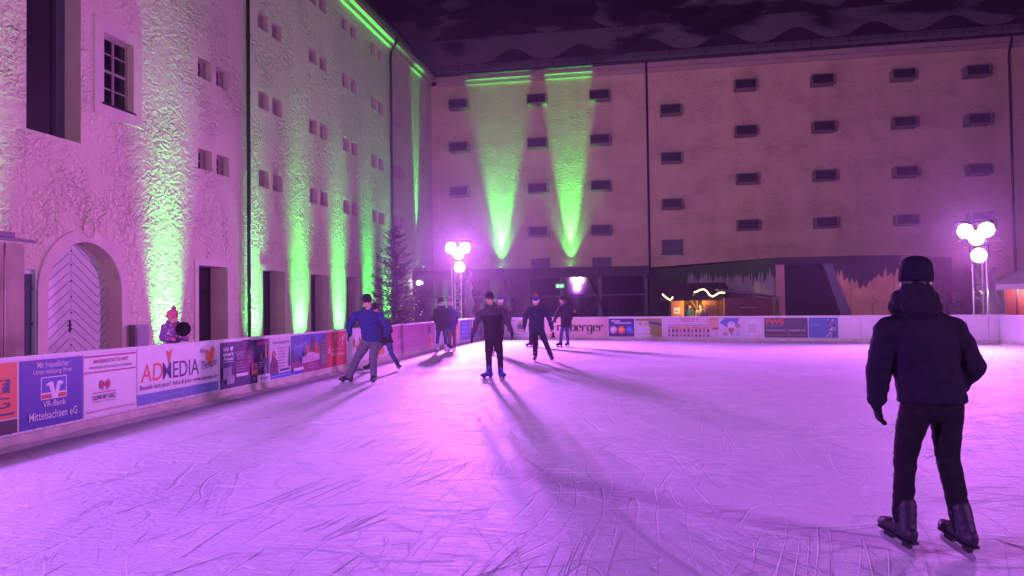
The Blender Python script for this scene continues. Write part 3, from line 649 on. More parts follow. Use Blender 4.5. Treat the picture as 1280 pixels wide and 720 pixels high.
def dormer(x, s, W=2.0, Hh=.85):
    y0 = -.5 + s*math.cos(math.atan(t)); z0 = 16.1 + s*math.sin(math.atan(t)); b = BM(); n_ = 18; pt = []
    for i in range(n_+1):
        u = -1+2*i/n_; h = Hh*max(0, .5+.5*math.cos(PI*u))**1.25+.012; pt.append((x+u*W, h))
    for i in range(n_):
        (xa, ha), (xb, hb) = pt[i], pt[i+1]
        quad(b, [V((xa, y0, z0-.02)), V((xb, y0, z0-.02)), V((xb, y0, z0+hb)), V((xa, y0, z0+ha))], 1)
        quad(b, [V((xa, y0-.12, z0+ha+.0)), V((xb, y0-.12, z0+hb+.0)), V((xb, y0+hb/t*1.2+.03, z0+hb*1.22+.05)), V((xa, y0+ha/t*1.2+.03, z0+ha*1.22+.05))], 0)
        quad(b, [V((xa, y0-.12, z0+ha-.06)), V((xb, y0-.12, z0+hb-.06)), V((xb, y0-.12, z0+hb)), V((xa, y0-.12, z0+ha))], 2)
    obj('dormer', b, [ROOF, LOUV, PIPE], rf, smooth=False)
for x in (-8.6, -4.4, -.2, 4.1, 8.24, 12.45, 16.6, 20.8): dormer(x, 1.0, 1.95, .72)
for x in (-12.8, -8.6, -4.5, -.2, 4.2, 8.3, 12.4, 16.6): dormer(x, 4.1)
for x in (-15, -10.8, -6.6, -2.4, 1.8, 6.): dormer(x, 7.4)
b = BM()
for k in range(59):
    x = -13.+k*1.; tube(b, [V((x, -.32, 16.25)), V((x, -.36, 16.72))], .018, 6)
for z in (16.45, 16.58, 16.7): tube(b, [V((-13.3, -.35, z)), V((45, -.35, z))], .016, 6)
obj('snow_guard', b, METAL, rw)

# ---- dark glass annex in front of the rear wing
CLAD = mat('dark_cladding', (.009, .008, .009), .6, .2, 1.5)
an = thing('glass_annex', 'low black glass annex along the foot of the tall rear wing', 'annex', (0, 0, 0))
HA = 3.6; YA = 42.0
b = BM(); box(b, (-13.85, YA, HA-.5), (-.42, 46.28, HA)); box(b, (-13.8, YA+.02, HA), (-.46, 46.25, HA+.05)); obj('roof', b, CLAD, an)
b = BM()
PX = [-13.65, -11.2, -9.4, -7.15, -5.2, -3.1, -.6]
for i, x in enumerate(PX): box(b, (x-.09, YA+.04, 0), (x+.09, YA+.2, HA-.5))
box(b, (-13.6, YA+.06, 2.05), (-.6, YA+.14, 2.12)); obj('mullion', b, METAL, an)
for x0, x1 in zip(PX, PX[1:]):
    b = BM(); box(b, (x0+.09, YA+.16, 0), (x1-.09, YA+.18, HA-.5)); obj('glass_pane', b, GLASSB, an)
b = BM(); box(b, (-7.35, YA-.08, 0), (-6.97, YA+.03, HA-.5)); obj('pillar', b, mat('grey_render', (.10, .08, .08), .8, .2, 3), an)
b = BM(); tube(b, [V((-3.7, YA-.06, HA-.5)), V((-2.5, YA-.06, .3))], .06, 8); obj('brace', b, CLAD, an); b = BM(); tube(b, [V((-8.6, YA-.06, HA-.5)), V((-7.5, YA-.06, .3))], .06, 8); obj('brace', b, CLAD, an)
# wedge: oblique front from (-.42, 42) out to (5, 33.6), then a face looking at the ice
W0, W1, W2 = V((-.42, YA, 0)), V((4.95, 33.4, 0)), V((9.75, 33.4, 0)); HW = 3.42
b = BM()
top = [W0+V((0, 0, HA-.06)), W1+V((0, 0, HW)), W2+V((0, 0, HW)), V((14, 40, HA)), V((14, 46.2, HA)), V((-.42, 46.2, HA-.06))]
b.faces.new([b.verts.new(p) for p in top]); obj('wedge_roof', b, CLAD, an)
GPL = mat('grey_panel', (.28, .26, .28), .75, .25, 1.2); BLKP = mat('black_paint', (.018, .014, .016), .55, .3, 2); TANP = mat('tan_panel', (.58, .36, .15), .7, .25, 2.2)
def jag_wall(name, P, Q, zt, base, n_, seed, lo, hi, parent, off):
    """panel wall with a black paint coat running down in uneven drips"""
    r = random.Random(seed); d = (Q-P); L_ = d.length; d.normalize(); nrm = V((d.y, -d.x, 0))
    b = BM(); poly_prism(b, [P, Q, Q+V((0, 0, zt)), P+V((0, 0, zt))], -nrm*.2)
    k = 0
    while k < L_:
        box(b, (0, 0, 0), (0, 0, 0)) if False else None
        poly_prism(b, [P+d*k+nrm*.003, P+d*(k+.012)+nrm*.003, P+d*(k+.012)+nrm*.003+V((0, 0, zt)), P+d*k+nrm*.003+V((0, 0, zt))], nrm*.002, 2); k += .83
    w_ = obj(name, b, [base, BLKP, BLKP], parent)
    b = BM(); pts = []; u = 0
    while u < L_:
        f = u/L_; z = lo(f)+r.uniform(-1, 1)*hi
        pts.append((u, z)); u += r.uniform(.05, .16); pts.append((u, z+r.uniform(.1, .5))); u += r.uniform(.04, .14)
    pts = [(0, pts[0][1])]+pts[1:]+[(L_, lo(1.))]
    o = P+nrm*.008
    for (ua, za), (ub, zb) in zip(pts, pts[1:]):
        ua, ub = min(ua, L_), min(ub, L_)
        if ub-ua < .004: continue
        za = min(za, zt-.02); zb = min(zb, zt-.02)
        quad(b, [o+d*ua+V((0, 0, za)), o+d*ub+V((0, 0, zb)), o+d*ub+V((0, 0, zt-.005)), o+d*ua+V((0, 0, zt-.005))])
    obj('paint_coat', b, BLKP, w_)
    return w_
jag_wall('side_wall', W0, W1, HW-.02, GPL, 10, 3, lambda f: 2.9-.5*f if f > .35 else .1, .22, an, 0)
b = BM(); poly_prism(b, [W1+V((-.05, -.06, 0)), W1+V((.3, -.06, 0)), W1+V((.3, -.06, HW-.3)), W1+V((-.05, -.06, HW-.3))], V((0, .3, 0))); obj('pillar', b, mat('salmon_render', (.36, .24, .18), .8, .15, 3), an)
FW0 = V((7.0, 33.4, 0))
jag_wall('front_wall', FW0, W2, HW-.02, TANP, 10, 8, lambda f: 2.35+.2*math.sin(f*9)+.5*max(0, f-.75)*2, .22, an, 0)
b = BM(); poly_prism(b, [V((5.25, 33.75, 0)), V((7.6, 33.75, 0)), V((7.6, 33.75, HW-.05)), V((5.25, 33.75, HW-.05))], V((0, .05, 0))); obj('entrance_recess', b, DARK, an)
b = BM(); poly_prism(b, [V((6.75, 33.36, HW-.25)), V((7.1, 33.36, HW-.25)), V((8.2, 33.36, 0)), V((7.75, 33.36, 0))], V((0, -.03, 0))); poly_prism(b, [V((6.75, 33.37, HW-.25)), V((7.75, 33.37, 0)), V((5.25, 33.37, 0)), V((5.25, 33.37, HW-.25))], V((0, .01, 0)), 1); obj('entrance_glazing', b, [mat('slate_edge', (.06, .06, .10), .4), mat('dark_film', (.008, .007, .012), .55, spec=.2)], an)
b = BM(); box(b, (4.9, 33.3, HW-.3), (9.75, 33.7, HW-.02)); obj('fascia', b, CLAD, an)
b = BM(); c = V((8.55, 33.37, 1.72))
for sx, sz, k in ((1, 1, 1), (1, -1, 1)): poly_prism(b, [c+V((0, 0, 0)), c+V((.05, 0, 0)), c+V((.2, 0, sz*.28)), c+V((.14, 0, sz*.28))], V((0, -.012, 0)))
obj('wall_mark', b, mat('pale_mark', (.55, .42, .24), .6), an); b = BM(); c = V((8.7, 33.37, 1.15))
for sz in (1, -1): poly_prism(b, [c, c+V((.03, 0, 0)), c+V((.1, 0, sz*.14)), c+V((.07, 0, sz*.14))], V((0, -.012, 0)))
obj('wall_mark', b, mat('pale_mark', (.55, .42, .24), .6), an)
b = BM(); poly_prism(b, [W2, V((14, 40, 0)), V((14, 40, HA)), W2+V((0, 0, HW))], V((-.1, .1, 0))); obj('end_wall', b, PSB, an)
# lit exit sign hanging in the annex front
ex = thing('exit_sign', 'small green lit exit sign hanging in front of the dark glass annex', 'sign', (-5.28, YA-.12, 2.62))
b = BM(); box(b, (-.24, -.03, -.11), (.24, .03, .11)); obj('sign_body', b, mat('sign_green', (.02, .4, .1), .4, emit=(.1, .8, .25), estr=.8), ex)
b = BM(); f = mat('sign_white', (.7, .8, .7), .4, emit=(.8, 1, .8), estr=1.2)
box(b, (-.16, -.036, -.07), (-.06, -.031, .07)); poly_prism(b, [V((-.01, -.031, -.02)), V((.08, -.031, -.08)), V((.08, -.031, -.04)), V((.18, -.031, -.04)), V((.18, -.031, .02)), V((.08, -.031, .02)), V((.08, -.031, .05))], V((0, -.005, 0))); obj('pictogram', b, f, ex)
b = BM(); tube(b, [V((0, 0, .11)), V((0, 0, .36))], .012); box(b, (-.2, -.02, .19), (.2, .02, .25), 0); obj('hanger', b, METAL, ex)
wl = thing('lamp_reflection', 'small white glow standing in for a reflection in the left end of the dark annex glass', 'lamp', (-13.45, YA-.1, 2.95))  # added glowing ball on a bracket, standing in for a lamp mirrored in the glass
b = BM(); bmesh.ops.create_icosphere(b, subdivisions=2, radius=.13); obj('glow_ball', b, mat('white_glow', (1, 1, 1), .5, emit=(.9, .85, 1), estr=25), wl, smooth=True)
b = BM(); box(b, (-.06, .06, -.08), (.06, .12, .08)); tube(b, [V((0, .1, 0)), V((0, 0, .02))], .03); obj('bracket', b, METAL, wl)

# ------------------------------------------------------------------ lamps
def spot(name, loc, target, power, color, size, blend, radius, parent=None):
    l = bpy.data.lights.new(name, 'SPOT'); l.energy = power; l.color = color; l.spot_size = math.radians(size); l.spot_blend = blend; l.shadow_soft_size = radius
    o = bpy.data.objects.new(name, l); COL.objects.link(o)
    d = (V(target)-V(loc)); o.rotation_euler = d.to_track_quat('-Z', 'Y').to_euler(); o.location = loc
    if parent: o.parent = parent; o.matrix_parent_inverse = Matrix.Translation(-V(parent.location))
    return o
GREEN = (.055, 1., .10)
LENSG = mat('green_lens', (.1, .5, .1), .3, emit=(.15, 1, .2), estr=18)
UP_K = 1.0
def uplight(x, y, z, tgt, power, size, blend, label, rad=.06):
    t_ = thing('uplight', label, 'uplight', (x, y, z), 0, 'green uplights at the foot of the walls')
    d = (V(tgt)-V((x, y, z))).normalized(); q = d.to_track_quat('Z', 'Y').to_matrix().to_4x4()
    b = BM(); lathe(b, [(.06, -.08), (.10, -.06), (.11, .10), (.12, .12)], 14); b.transform(Matrix.Translation((0, 0, .14)) @ q); obj('housing', b, METAL, t_, smooth=False)
    b = BM(); lathe(b, [(.005, .121), (.10, .121), (.10, .126), (.005, .126)], 14); b.transform(Matrix.Translation((0, 0, .14)) @ q); obj('lens', b, LENSG, t_)
    b = BM(); box(b, (-.12, -.12, 0), (.12, .12, .02)); 
    for s in (-1, 1): box(b, (s*.13-.01, -.02, .0), (s*.13+.01, .02, .16))
    obj('bracket', b, METAL, t_)
    spot('beam', V((x, y, z))+V((0, 0, .14))+d*.16, tgt, power*UP_K, GREEN, size, blend, rad, t_)
    if size > 15: spot('wide_beam', V((x, y, z))+V((0, 0, .14))+d*.17, tgt, 900, GREEN, 60, 1., rad, t_)
def wall_washer(y, label, k):
    t_ = thing('uplight', label, 'uplight', (XL+.15, y, .0), 0, 'green uplights at the foot of the walls')
    b = BM(); box(b, (-.07, -.5, .05), (.07, .5, .17)); bmesh.ops.bevel(b, geom=b.edges[:], offset=.012, segments=1); obj('housing', b, METAL, t_)
    b = BM()
    for i in range(9): lathe(b, [(.003, .1705), (.04, .1705), (.04, .176), (.003, .176)], 10, V((0, -.42+.105*i, 0)))
    obj('lens_row', b, LENSG, t_)
    b = BM()
    for sg in (-1, 1): box(b, (-.09, sg*.42-.02, 0), (.09, sg*.42+.02, .05))
    obj('bracket', b, METAL, t_)
    l = bpy.data.lights.new('beam', 'AREA'); l.shape = 'RECTANGLE'; l.size = .1; l.size_y = .95; l.energy = k; l.color = GREEN; l.spread = math.radians(29)
    o = bpy.data.objects.new('beam', l); COL.objects.link(o); o.parent = t_; o.location = (0, 0, .19); d = V((-.32, 0, 7.))
    o.matrix_local = Matrix.Translation((0, 0, .19)) @ Matrix((V((0, 1, 0)).cross(-d.normalized()), V((0, 1, 0)), -d.normalized())).transposed().to_4x4()
WW = 135
ul = [(13.0, 'green uplight on the wall behind the timber hut at the far left', 1.), (19.65, 'green uplight on the wall behind the two small children', 1.), (24.4, 'green uplight beside the left downpipe', .8), (28.0, 'green uplight between the second and third dark doorways', 1.), (31.75, 'green uplight on the wall between the third and fourth dark doorways', 1.), (35.2, 'green uplight on the wall above the head of the skater in blue', .9), (38.0, 'green uplight beside the second downpipe, behind the fir tree', .8)]
for y, lab, k in ul: wall_washer(y, lab, WW*k)
uplight(XL+.42, 43.0, 3.66, (XL+.1, 43.0, 9), 9000, 12, .7, 'green uplight on the annex roof in the corner, throwing one thin beam')
uplight(-9.45, YB-.36, 3.66, (-9.45, YB-.03, 9), 10000, 27, .75, 'green uplight on the annex roof below the wider green beam')
uplight(-5.13, YB-.36, 3.66, (-5.13, YB-.03, 9), 12000, 22.5, .75, 'green uplight on the annex roof below the narrower green beam')

LENSW = mat('flood_lens', (1, 1, 1), .3, emit=(1, .86, 1), estr=60); LENSM = mat('flood_lens_magenta', (1, .5, 1), .3, emit=(1, .3, 1), estr=40)
VIOLET = (.55, .135, 1.0); MAGEN = (1.0, .16, .85)
def tower(x, y, H, yaw, label, aim, pw, pm, size=95, H2=3.45, tgt2=None, col=VIOLET, col2=MAGEN):
    t_ = thing('floodlight_tower', label, 'floodlight tower', (x, y, -.05), yaw, 'floodlight towers at the rink corners')
    r = .26; L3 = [V((r*math.cos(a), r*math.sin(a), 0)) for a in (PI/2, PI/2+2*PI/3, PI/2+4*PI/3)]
    for p in L3: b = BM(); tube(b, [p, p+V((0, 0, H))], .027, 8); obj('truss_tube', b, ALU, t_)
    b = BM(); k = 0; z = .1
    while z < H-.35:
        for i in range(3):
            p, q = L3[i], L3[(i+1) % 3]; tube(b, [p+V((0, 0, z)), q+V((0, 0, z+.42))] if k % 2 == 0 else [q+V((0, 0, z)), p+V((0, 0, z+.42))], .011, 5, cap=False); tube(b, [p+V((0, 0, z)), q+V((0, 0, z))], .011, 5, cap=False)
        z += .42; k += 1
    obj('lattice', b, ALU, t_)
    b = BM(); box(b, (-.45, -.45, 0), (.45, .45, .03)); obj('base_plate', b, GALV, t_)
    b = BM(); tube(b, [V((-.75, -.3, H+.5)), V((.75, -.3, H+.5))], .025, 8); obj('crossbar', b, ALU, t_)
    R3 = Matrix.Rotation(yaw, 4, 'Z')
    def lamp(px, pz, lens):
        c = V((px, -.42, pz)); wc = R3 @ c + V((x, y, -.05)); d = (V(aim)-wc).normalized(); dl = R3.inverted().to_3x3() @ d
        Q = dl.to_track_quat('-Y', 'Z').to_matrix().to_4x4(); T = Matrix.Translation(c) @ Q
        b = BM(); lathe(b, [(.12, .22), (.17, .16), (.27, -.03), (.29, -.08), (.285, -.09)], 24); b.transform(T @ Matrix.Rotation(-PI/2, 4, 'X')); o = obj('flood_lamp', b, METAL, t_)
        b = BM(); lathe(b, [(.004, -.084), (.265, -.084), (.25, -.10), (.004, -.125)], 24); b.transform(T @ Matrix.Rotation(-PI/2, 4, 'X')); obj('lens', b, lens, o)
        b = BM()
        for s in (-1, 1): box(b, (s*.305-.008, -.02, -.02), (s*.305+.008, .02, .34), 0, T)
        box(b, (-.313, -.02, .34), (.313, .02, .355), 0, T); obj('yoke', b, METAL, o)
        return wc + d*.2
    lamps = [lamp(px, H+pz, LENSW) for px, pz in ((-.34, .14), (.34, .14), (0.02, -.14))]
    lm = lamp(.08, H-.78, LENSM)
    for i, p in enumerate((lamps[0], lamps[1])): spot('flood_beam', p, V(aim), pw*.5, col, size, 1., .2, t_)
    spot('flood_beam', lm, V(tgt2 or aim), pm, col2, 100, 1., .2, t_)
    for o in list(t_.children):
        if o.type == 'LIGHT': o.matrix_parent_inverse = (Matrix.Translation(t_.location) @ R3).inverted()
    return t_
def yawto(x, y, a): return math.atan2(a[1]-y, a[0]-x) + PI/2
PINKV = (.66, .34, .56)
for (x, y, H, lab, aim, pw, pm, sz, c_) in [
    (-9.65, 36.0, 4.3, 'aluminium floodlight tower at the far left corner, beside the fir tree', (4.5, 8, 0), 40000, 9500, 110, VIOLET),
    (11.75, 30.8, 4.0, 'aluminium floodlight tower at the far right corner, behind the foreground skater', (-1, 12, 0), 11500, 6000, 110, VIOLET),
    (-8.9, -.5, 4.3, 'aluminium floodlight tower at the near left corner, outside the view', (12, 46, 14), 7600, 10000, 92, PINKV),
    (12.3, -2, 4.3, 'aluminium floodlight tower at the near right corner, outside the view', (-14, 30, 14), 4600, 5500, 100, PINKV)]:
    tower(x, y, H, yawto(x, y, aim), lab, aim, pw, pm, sz, tgt2=((aim[0], aim[1], 0) if y > 20 else (2, 15, 0)), col=c_, col2=MAGEN if y > 20 else VIOLET)

# ------------------------------------------------------------------ fir tree with fairy lights
NEED = mat('fir_needles', (.008, .018, .010), .9, .4, 5, spec=.08); BARK = mat('bark', (.02, .015, .011), .9, .3, 8, spec=.1)
tr = thing('fir_tree', 'dark fir tree hung with tiny lights beside the far left floodlight tower', 'tree', (-12.15, 34.2, -.05)); tr.scale = (1.1, 1.1, 1.1)
b = BM(); tube(b, [V((0, 0, 0)), V((.02, 0, 2.5)), V((0, .02, 5.0))], [.11, .07, .012], 8); obj('trunk', b, BARK, tr)
b = BM(); r = random.Random(5); tips = []
def spray(bm, p, d, L_, r):
    """a twig with needle blades both sides"""
    s = d.cross(V((0, 0, 1))).normalized(); upv = s.cross(d)
    n_ = int(L_/.022)
    for i in range(n_):
        q = p + d*(L_*i/n_); w = (.10*(1-.5*i/n_))
        for sg in (-1, 1):
            a = (d*.5 + s*sg*r.uniform(.6, 1) + upv*r.uniform(-.25, .45)).normalized()
            e = q + a*w*r.uniform(.7, 1.2); x = a.cross(upv).normalized()*.013
            bm.faces.new([bm.verts.new(q-x), bm.verts.new(q+x), bm.verts.new(e)])
for i_ in range(230):
    z = .35+4.5*(i_/230)**1.25+r.uniform(-.12, .12); R_ = 1.85*max(.05, 1-z/5.2)**.75; a = i_*2.4+r.uniform(-.5, .5); L_ = R_*r.uniform(.55, 1.15); el = r.uniform(.0, .5)+.35*(z/5)
    pts = [V((0, 0, z))]
    for i in range(1, 6):
        f = i/5; pts.append(V((math.cos(a+.12*f*math.sin(i_))*L_*f, math.sin(a)*L_*f, z + L_*f*(el-.3) + r.uniform(.05, .3)*L_*f*f)))
    tube(b, pts, [.013*(1-.8*i/5) for i in range(6)], 4, 1, cap=False)
    for i in range(1, 5):
        d = (pts[i+1]-pts[i]).normalized()
        spray(b, pts[i], d, (pts[i+1]-pts[i]).length, r)
        for sg in (-1, 1):
            s = d.cross(V((0, 0, 1))).normalized(); dd = (d*.8+s*sg*r.uniform(.5, 1)+V((0, 0, r.uniform(-.35, .25)))).normalized(); spray(b, pts[i], dd, L_*r.uniform(.22, .42)*(1.1-i/6), r)
    spray(b, pts[5], (pts[5]-pts[4]).normalized(), .14, r)
spray(b, V((0, 0, 4.95)), V((.01, 0, 1)).normalized(), .3, r)
obj('crown', b, [NEED, BARK], tr)
fc = thing('light_chain', 'chain of tiny warm bulbs strung through the dark fir tree', 'fairy lights', (-12.15, 34.2, 0)); fc.scale = (1.1, 1.1, 1.1)
b = BM(); c_ = BM(); wire = []
for k in range(34):
    z = .75+1.15*k/34*1.35; R_ = 1.5*(1-z/5.15); a = k*1.9
    wire.append(V((R_*math.cos(a), R_*math.sin(a), z)))
for p in wire: bmesh.ops.create_icosphere(b, subdivisions=1, radius=.017, matrix=Matrix.Translation(p))
for p, q in zip(wire, wire[1:]): 
    mid = (p+q)/2*.8; mid.z = (p.z+q.z)/2-.03
    tube(c_, [p, mid, q], .004, 4, cap=False)
obj('bulb_row', b, mat('warm_bulb', (1, .8, .5), .5, emit=(1, .55, .28), estr=3), fc); obj('cable', c_, METAL, fc)

# ------------------------------------------------------------------ market stalls behind the far boards
WOODL = mat('stall_wood', (.42, .20, .05), .6, .25, 3); WOODD = mat('stall_wood_dark', (.07, .03, .02), .7, .3, 3); FELT = mat('roof_felt', (.025, .018, .018), .75, .3, 4)
st = thing('market_stall', 'wooden market stall glowing yellow inside under a dark roof', 'market stall', (0, 0, -.05))
y0, y1 = 33.3, 35.6; x0, x1 = atY(837, 385, y0+.9).x, atY(905, 385, y0+.9).x
b = BM(); box(b, (x0, y1-.06, 0), (x1, y1, 2.2)); box(b, (x0, y0+.9, 0), (x0+.06, y1-.06, 2.2)); box(b, (x1-.06, y0+.9, 0), (x1, y1-.06, 2.2)); box(b, (x0, y0+.95, 0), (x1, y0+1.0, .95)); 
for k in range(5): box(b, (x0+.06, y1-.07, .3+.4*k), (x1-.06, y1-.062, .31+.4*k), 1)
obj('wall', b, [WOODL, WOODD], st)
b = BM(); box(b, (x0, y0+.9, 0), (x0+.62, y0+.94, 1.78)); obj('front_panel', b, WOODL, st); b = BM(); box(b, (x0+1.4, y0+.9, 0), (x1-.3, y0+.94, 1.78)); obj('front_panel', b, WOODL, st); b = BM(); box(b, (x1-.2, y0+.86, .5), (x1-.08, y0+.92, 1.8)); obj('corner_post', b, WOODL, st)
b = BM(); box(b, (x0-.05, y0+.7, .93), (x1+.05, y0+1.1, .98)); obj('counter', b, WOODL, st)
b = BM(); box(b, (x0+.17, y0+.885, 1.15), (x0+.45, y0+.898, 1.42)); box(b, (x0+.24, y0+.88, 1.24), (x0+.36, y0+.884, 1.31), 1); obj('notice', b, [mat('paper_white', (.8, .75, .6), .6), GRY and mat('print_grey', (.3, .3, .3), .6)], st)
b = BM()
for xx in (x0+1.2,): tube(b, [V((xx, y0+.86, 1.3)), V((xx-.3, y0+.86, 1.75))], .03, 4); tube(b, [V((xx, y0+.86, 0)), V((xx, y0+.86, 1.75))], .045, 4)
obj('post', b, WOODD, st)
b = BM()
for s in (-1, 1): pass
A = [V((x0-.45, y0+.3, 1.72)), V((x1+.35, y0+.3, 1.72)), V((x1+.1, y0+1.4, 2.45)), V((x0-.2, y0+1.4, 2.45))]
poly_prism(b, A, V((0, .03, .06))); poly_prism(b, [A[3], A[2], V((x1+.3, y1+.3, 1.8)), V((x0-.4, y1+.3, 1.8))], V((0, .0, .06))); obj('roof', b, FELT, st)
for dx, c in ((.0, 0),):
    l = bpy.data.lights.new('stall_light', 'POINT'); l.energy = 75; l.color = (1, .58, .10); l.shadow_soft_size = .12; o = bpy.data.objects.new('stall_light', l); COL.objects.link(o); o.parent = st; o.location = (1.55, y0+.5, 1.6)
    b = BM(); bmesh.ops.create_icosphere(b, subdivisions=2, radius=.06, matrix=Matrix.Translation((1.55, y0+.62, 1.78))); tube(b, [V((1.55, y0+.62, 1.8)), V((1.55, y0+.62, 1.98))], .012, 5); obj('lamp', b, mat('stall_bulb', (1, .8, .4), .5, emit=(1, .6, .2), estr=6), st)
gl = []
for i, (pts, lab) in enumerate((([(828, 367.5), (831, 370.5), (835, 373.5), (838, 375), (840, 373), (841, 371)], 'short sagging string of warm lights at the left end of the stall roof'),
                 ([(867.5, 365.5), (871, 364.5), (875, 362.3), (880, 361.5), (884, 364.5), (887, 369), (891, 370.6), (895, 368.5), (899, 366), (903, 365.7), (906, 366.3)], 'longer wavy string of warm lights along the right end of the stall roof'))):
    P = [atY(px, py, y0+.27) for px, py in pts]
    t_ = thing('light_string', lab, 'fairy lights', (P[0].x, y0+.27, 1.7), 0, 'light strings on the stall roof')
    b = BM(); tube(b, [p-t_.location for p in P], .035, 6); o = obj('light_tube', b, mat('warm_tube', (1, .8, .5), .5, emit=(1, .66, .30), estr=3.6), t_)
    b = BM()
    for p in P[::2]: q = p-t_.location; tube(b, [q+V((0, .02, 0)), q+V((0, .12, .0))], .008, 4)
    obj('clip', b, METAL, t_)
s2 = thing('market_stall', 'dark red closed market stall with a flat pitched roof, right of the lit stall', 'market stall', (0, 0, -.05))
xa, xb = atY(906, 385, 32.4).x, atY(966, 385, 32.4).x
b = BM(); box(b, (xa, 32.4, 0), (xb, 33.5, 1.8))
for k in range(12): box(b, (xa+.14*k, 32.392, 0), (xa+.012+.14*k, 32.399, 1.8), 1)
obj('wall', b, [mat('stall_red', (.10, .025, .018), .65, .25, 3), DARK], s2)
b = BM(); poly_prism(b, [V((xa-.3, 32.2, 2.12)), V((xb+.08, 32.2, 1.82)), V((xb+.08, 33.6, 1.82)), V((xa-.3, 33.6, 2.12))], V((0, 0, .07))); obj('roof', b, mat('stall_roof_grey', (.06, .055, .06), .6, .2, 3), s2)
b = BM(); box(b, (xa+.6, 32.375, 1.38), (xa+1.25, 32.388, 1.41)); obj('sign_strip', b, mat('faded_print', (.25, .22, .2), .6), s2)
# items on the lit stall counter
for (px, hh, rr, c, lab) in ((915.2-10, .22, .055, (.7, .7, .72), 'silver canister on the lit stall counter'), (917.5, .16, .04, (.6, .3, .05), 'amber jar right of the silver canister on the stall counter')):
    p = atY(px, 395, y0+.85); b = BM(); lathe(b, [(rr*.9, 0), (rr, .01), (rr, hh*.75), (rr*.6, hh*.88), (rr*.6, hh)], 14); tag(obj('canister', b, mat('item_%d' % int(px), c, .35, metal=.3), None, loc=(p.x, y0+.85, .93)), lab, 'canister')
# parasol booth, far right
pb = thing('market_parasol', 'white market parasol over red side panels behind the right end of the boards', 'parasol', (14.1, 31.8, -.05))
b = BM(); n_ = 8
for k in range(n_):
    a, a2 = 2*PI*(k+.5)/n_, 2*PI*(k+1.5)/n_; p, q = V((2.0*math.cos(a), 2.0*math.sin(a), 2.15)), V((2.0*math.cos(a2), 2.0*math.sin(a2), 2.15)); b.faces.new([b.verts.new(v) for v in (p, q, V((0, 0, 2.95)))]); b.faces.new([b.verts.new(v) for v in (p, p-V((0, 0, .2)), q-V((0, 0, .2)), q)])
bmesh.ops.remove_doubles(b, verts=b.verts[:], dist=.001); bmesh.ops.solidify(b, geom=b.faces[:], thickness=.01); obj('canopy', b, mat('white_canvas', (.75, .74, .72), .8, .06, 3), pb)
b = BM(); tube(b, [V((0, 0, 0)), V((0, 0, 2.9))], .035, 10); box(b, (-.4, -.4, 0), (.4, .4, .07)); obj('pole', b, ALU, pb)
b = BM()
for k in range(n_): a = 2*PI*(k+.5)/n_; tube(b, [V((0, 0, 2.87)), V((1.95*math.cos(a), 1.95*math.sin(a), 2.1))], .012, 5)
obj('rib', b, ALU, pb)
b = BM()
for k in range(7): box(b, (-1.52+.44*k, -.9, .1), (-1.12+.44*k, -.88, 1.95))
obj('side_panel', b, mat('red_panel', (.42, .05, .05), .6, .15, 2), pb)
b = BM()
for k in range(8): box(b, (-1.57+.44*k, -.92, 0), (-1.53+.44*k, -.87, 2.0))
obj('panel_post', b, ALU, pb)
b = BM(); bmesh.ops.create_icosphere(b, subdivisions=2, radius=.07, matrix=Matrix.Translation((-.5, -.2, 2.05))); tube(b, [V((-.5, -.2, 2.08)), V((-.5, -.2, 2.5))], .01, 5); obj('lamp', b, mat('booth_bulb', (1, 1, .9), .5, emit=(1, .85, .7), estr=4), pb)
l = bpy.data.lights.new('booth_light', 'POINT'); l.energy = 60; l.color = (1, .8, .75); l.shadow_soft_size = .1; o = bpy.data.objects.new('booth_light', l); COL.objects.link(o); o.parent = pb; o.location = (-.5, -1.3, 1.95)
# pale tarpaulins tied beside the towers
TARP = mat('tarpaulin', (.52, .50, .52), .6, .15, 2, .2, 5, .03)
def tarp(x, y, w_, z0, z1, lab, seed):
    b = BM(); r = random.Random(seed); n_ = 16; prev = None
    for i in range(n_+1):
        z = z0+(z1-z0)*i/n_; f = i/n_; wr = w_*(.72+.28*(1-abs(2*f-.8)))+.07*math.sin(i*1.7)+r.uniform(-.04, .04); wl_ = .35*w_*max(0, f-.55)
        row = [b.verts.new(V((wl_+(wr-wl_)*k/5, .05*math.sin(k*1.6+i*.5), z))) for k in range(6)]
        if prev:
            for k in range(5): b.faces.new((prev[k], prev[k+1], row[k+1], row[k]))
        prev = row
    bmesh.ops.solidify(b, geom=b.faces[:], thickness=.008); o = obj('tarpaulin', b, TARP, None, smooth=True, loc=(x, y, 0)); tag(o, lab, 'tarpaulin', 'tarpaulins beside the towers')
tarp(-9.3, 36.35, .45, .0, 3.3, 'pale tarpaulin strip hanging beside the far left floodlight tower', 2)
tarp(11.95, 31.0, .62, .0, 2.75, 'pale crumpled tarpaulin between the far right tower and the parasol', 4)
# timber hut at the left edge
th = thing('timber_hut', 'grey timber hut with upright planks at the left edge, in front of the plaster wing', 'hut', (-9.5, 10.0, -.05))
b = BM(); r = random.Random(2); y = 0
while y > -6:
    w_ = r.uniform(.22, .36); dz = r.uniform(-.012, .012); box(b, (-.03+dz, y-w_+.016, 0), (dz, y, 2.62)); y -= w_
obj('wall', b, mat('weathered_planks', (.52, .40, .32), .75, .4, 1.3, .3, 14, .01), th)
b = BM(); box(b, (-2.4, -6, 0), (-.05, -.02, 2.6)); obj('frame', b, mat('hut_inside', (.06, .045, .035), .8), th)
b = BM(); poly_prism(b, [V((.14, .1, 2.63)), V((.14, -6.1, 2.63)), V((-2.5, -6.1, 3.0)), V((-2.5, .1, 3.0))], V((0, 0, .05))); obj('roof', b, METAL, th)
b = BM(); box(b, (-.06, -.55, 2.7), (.04, -.2, 2.78)); obj('vent_cap', b, METAL, th)
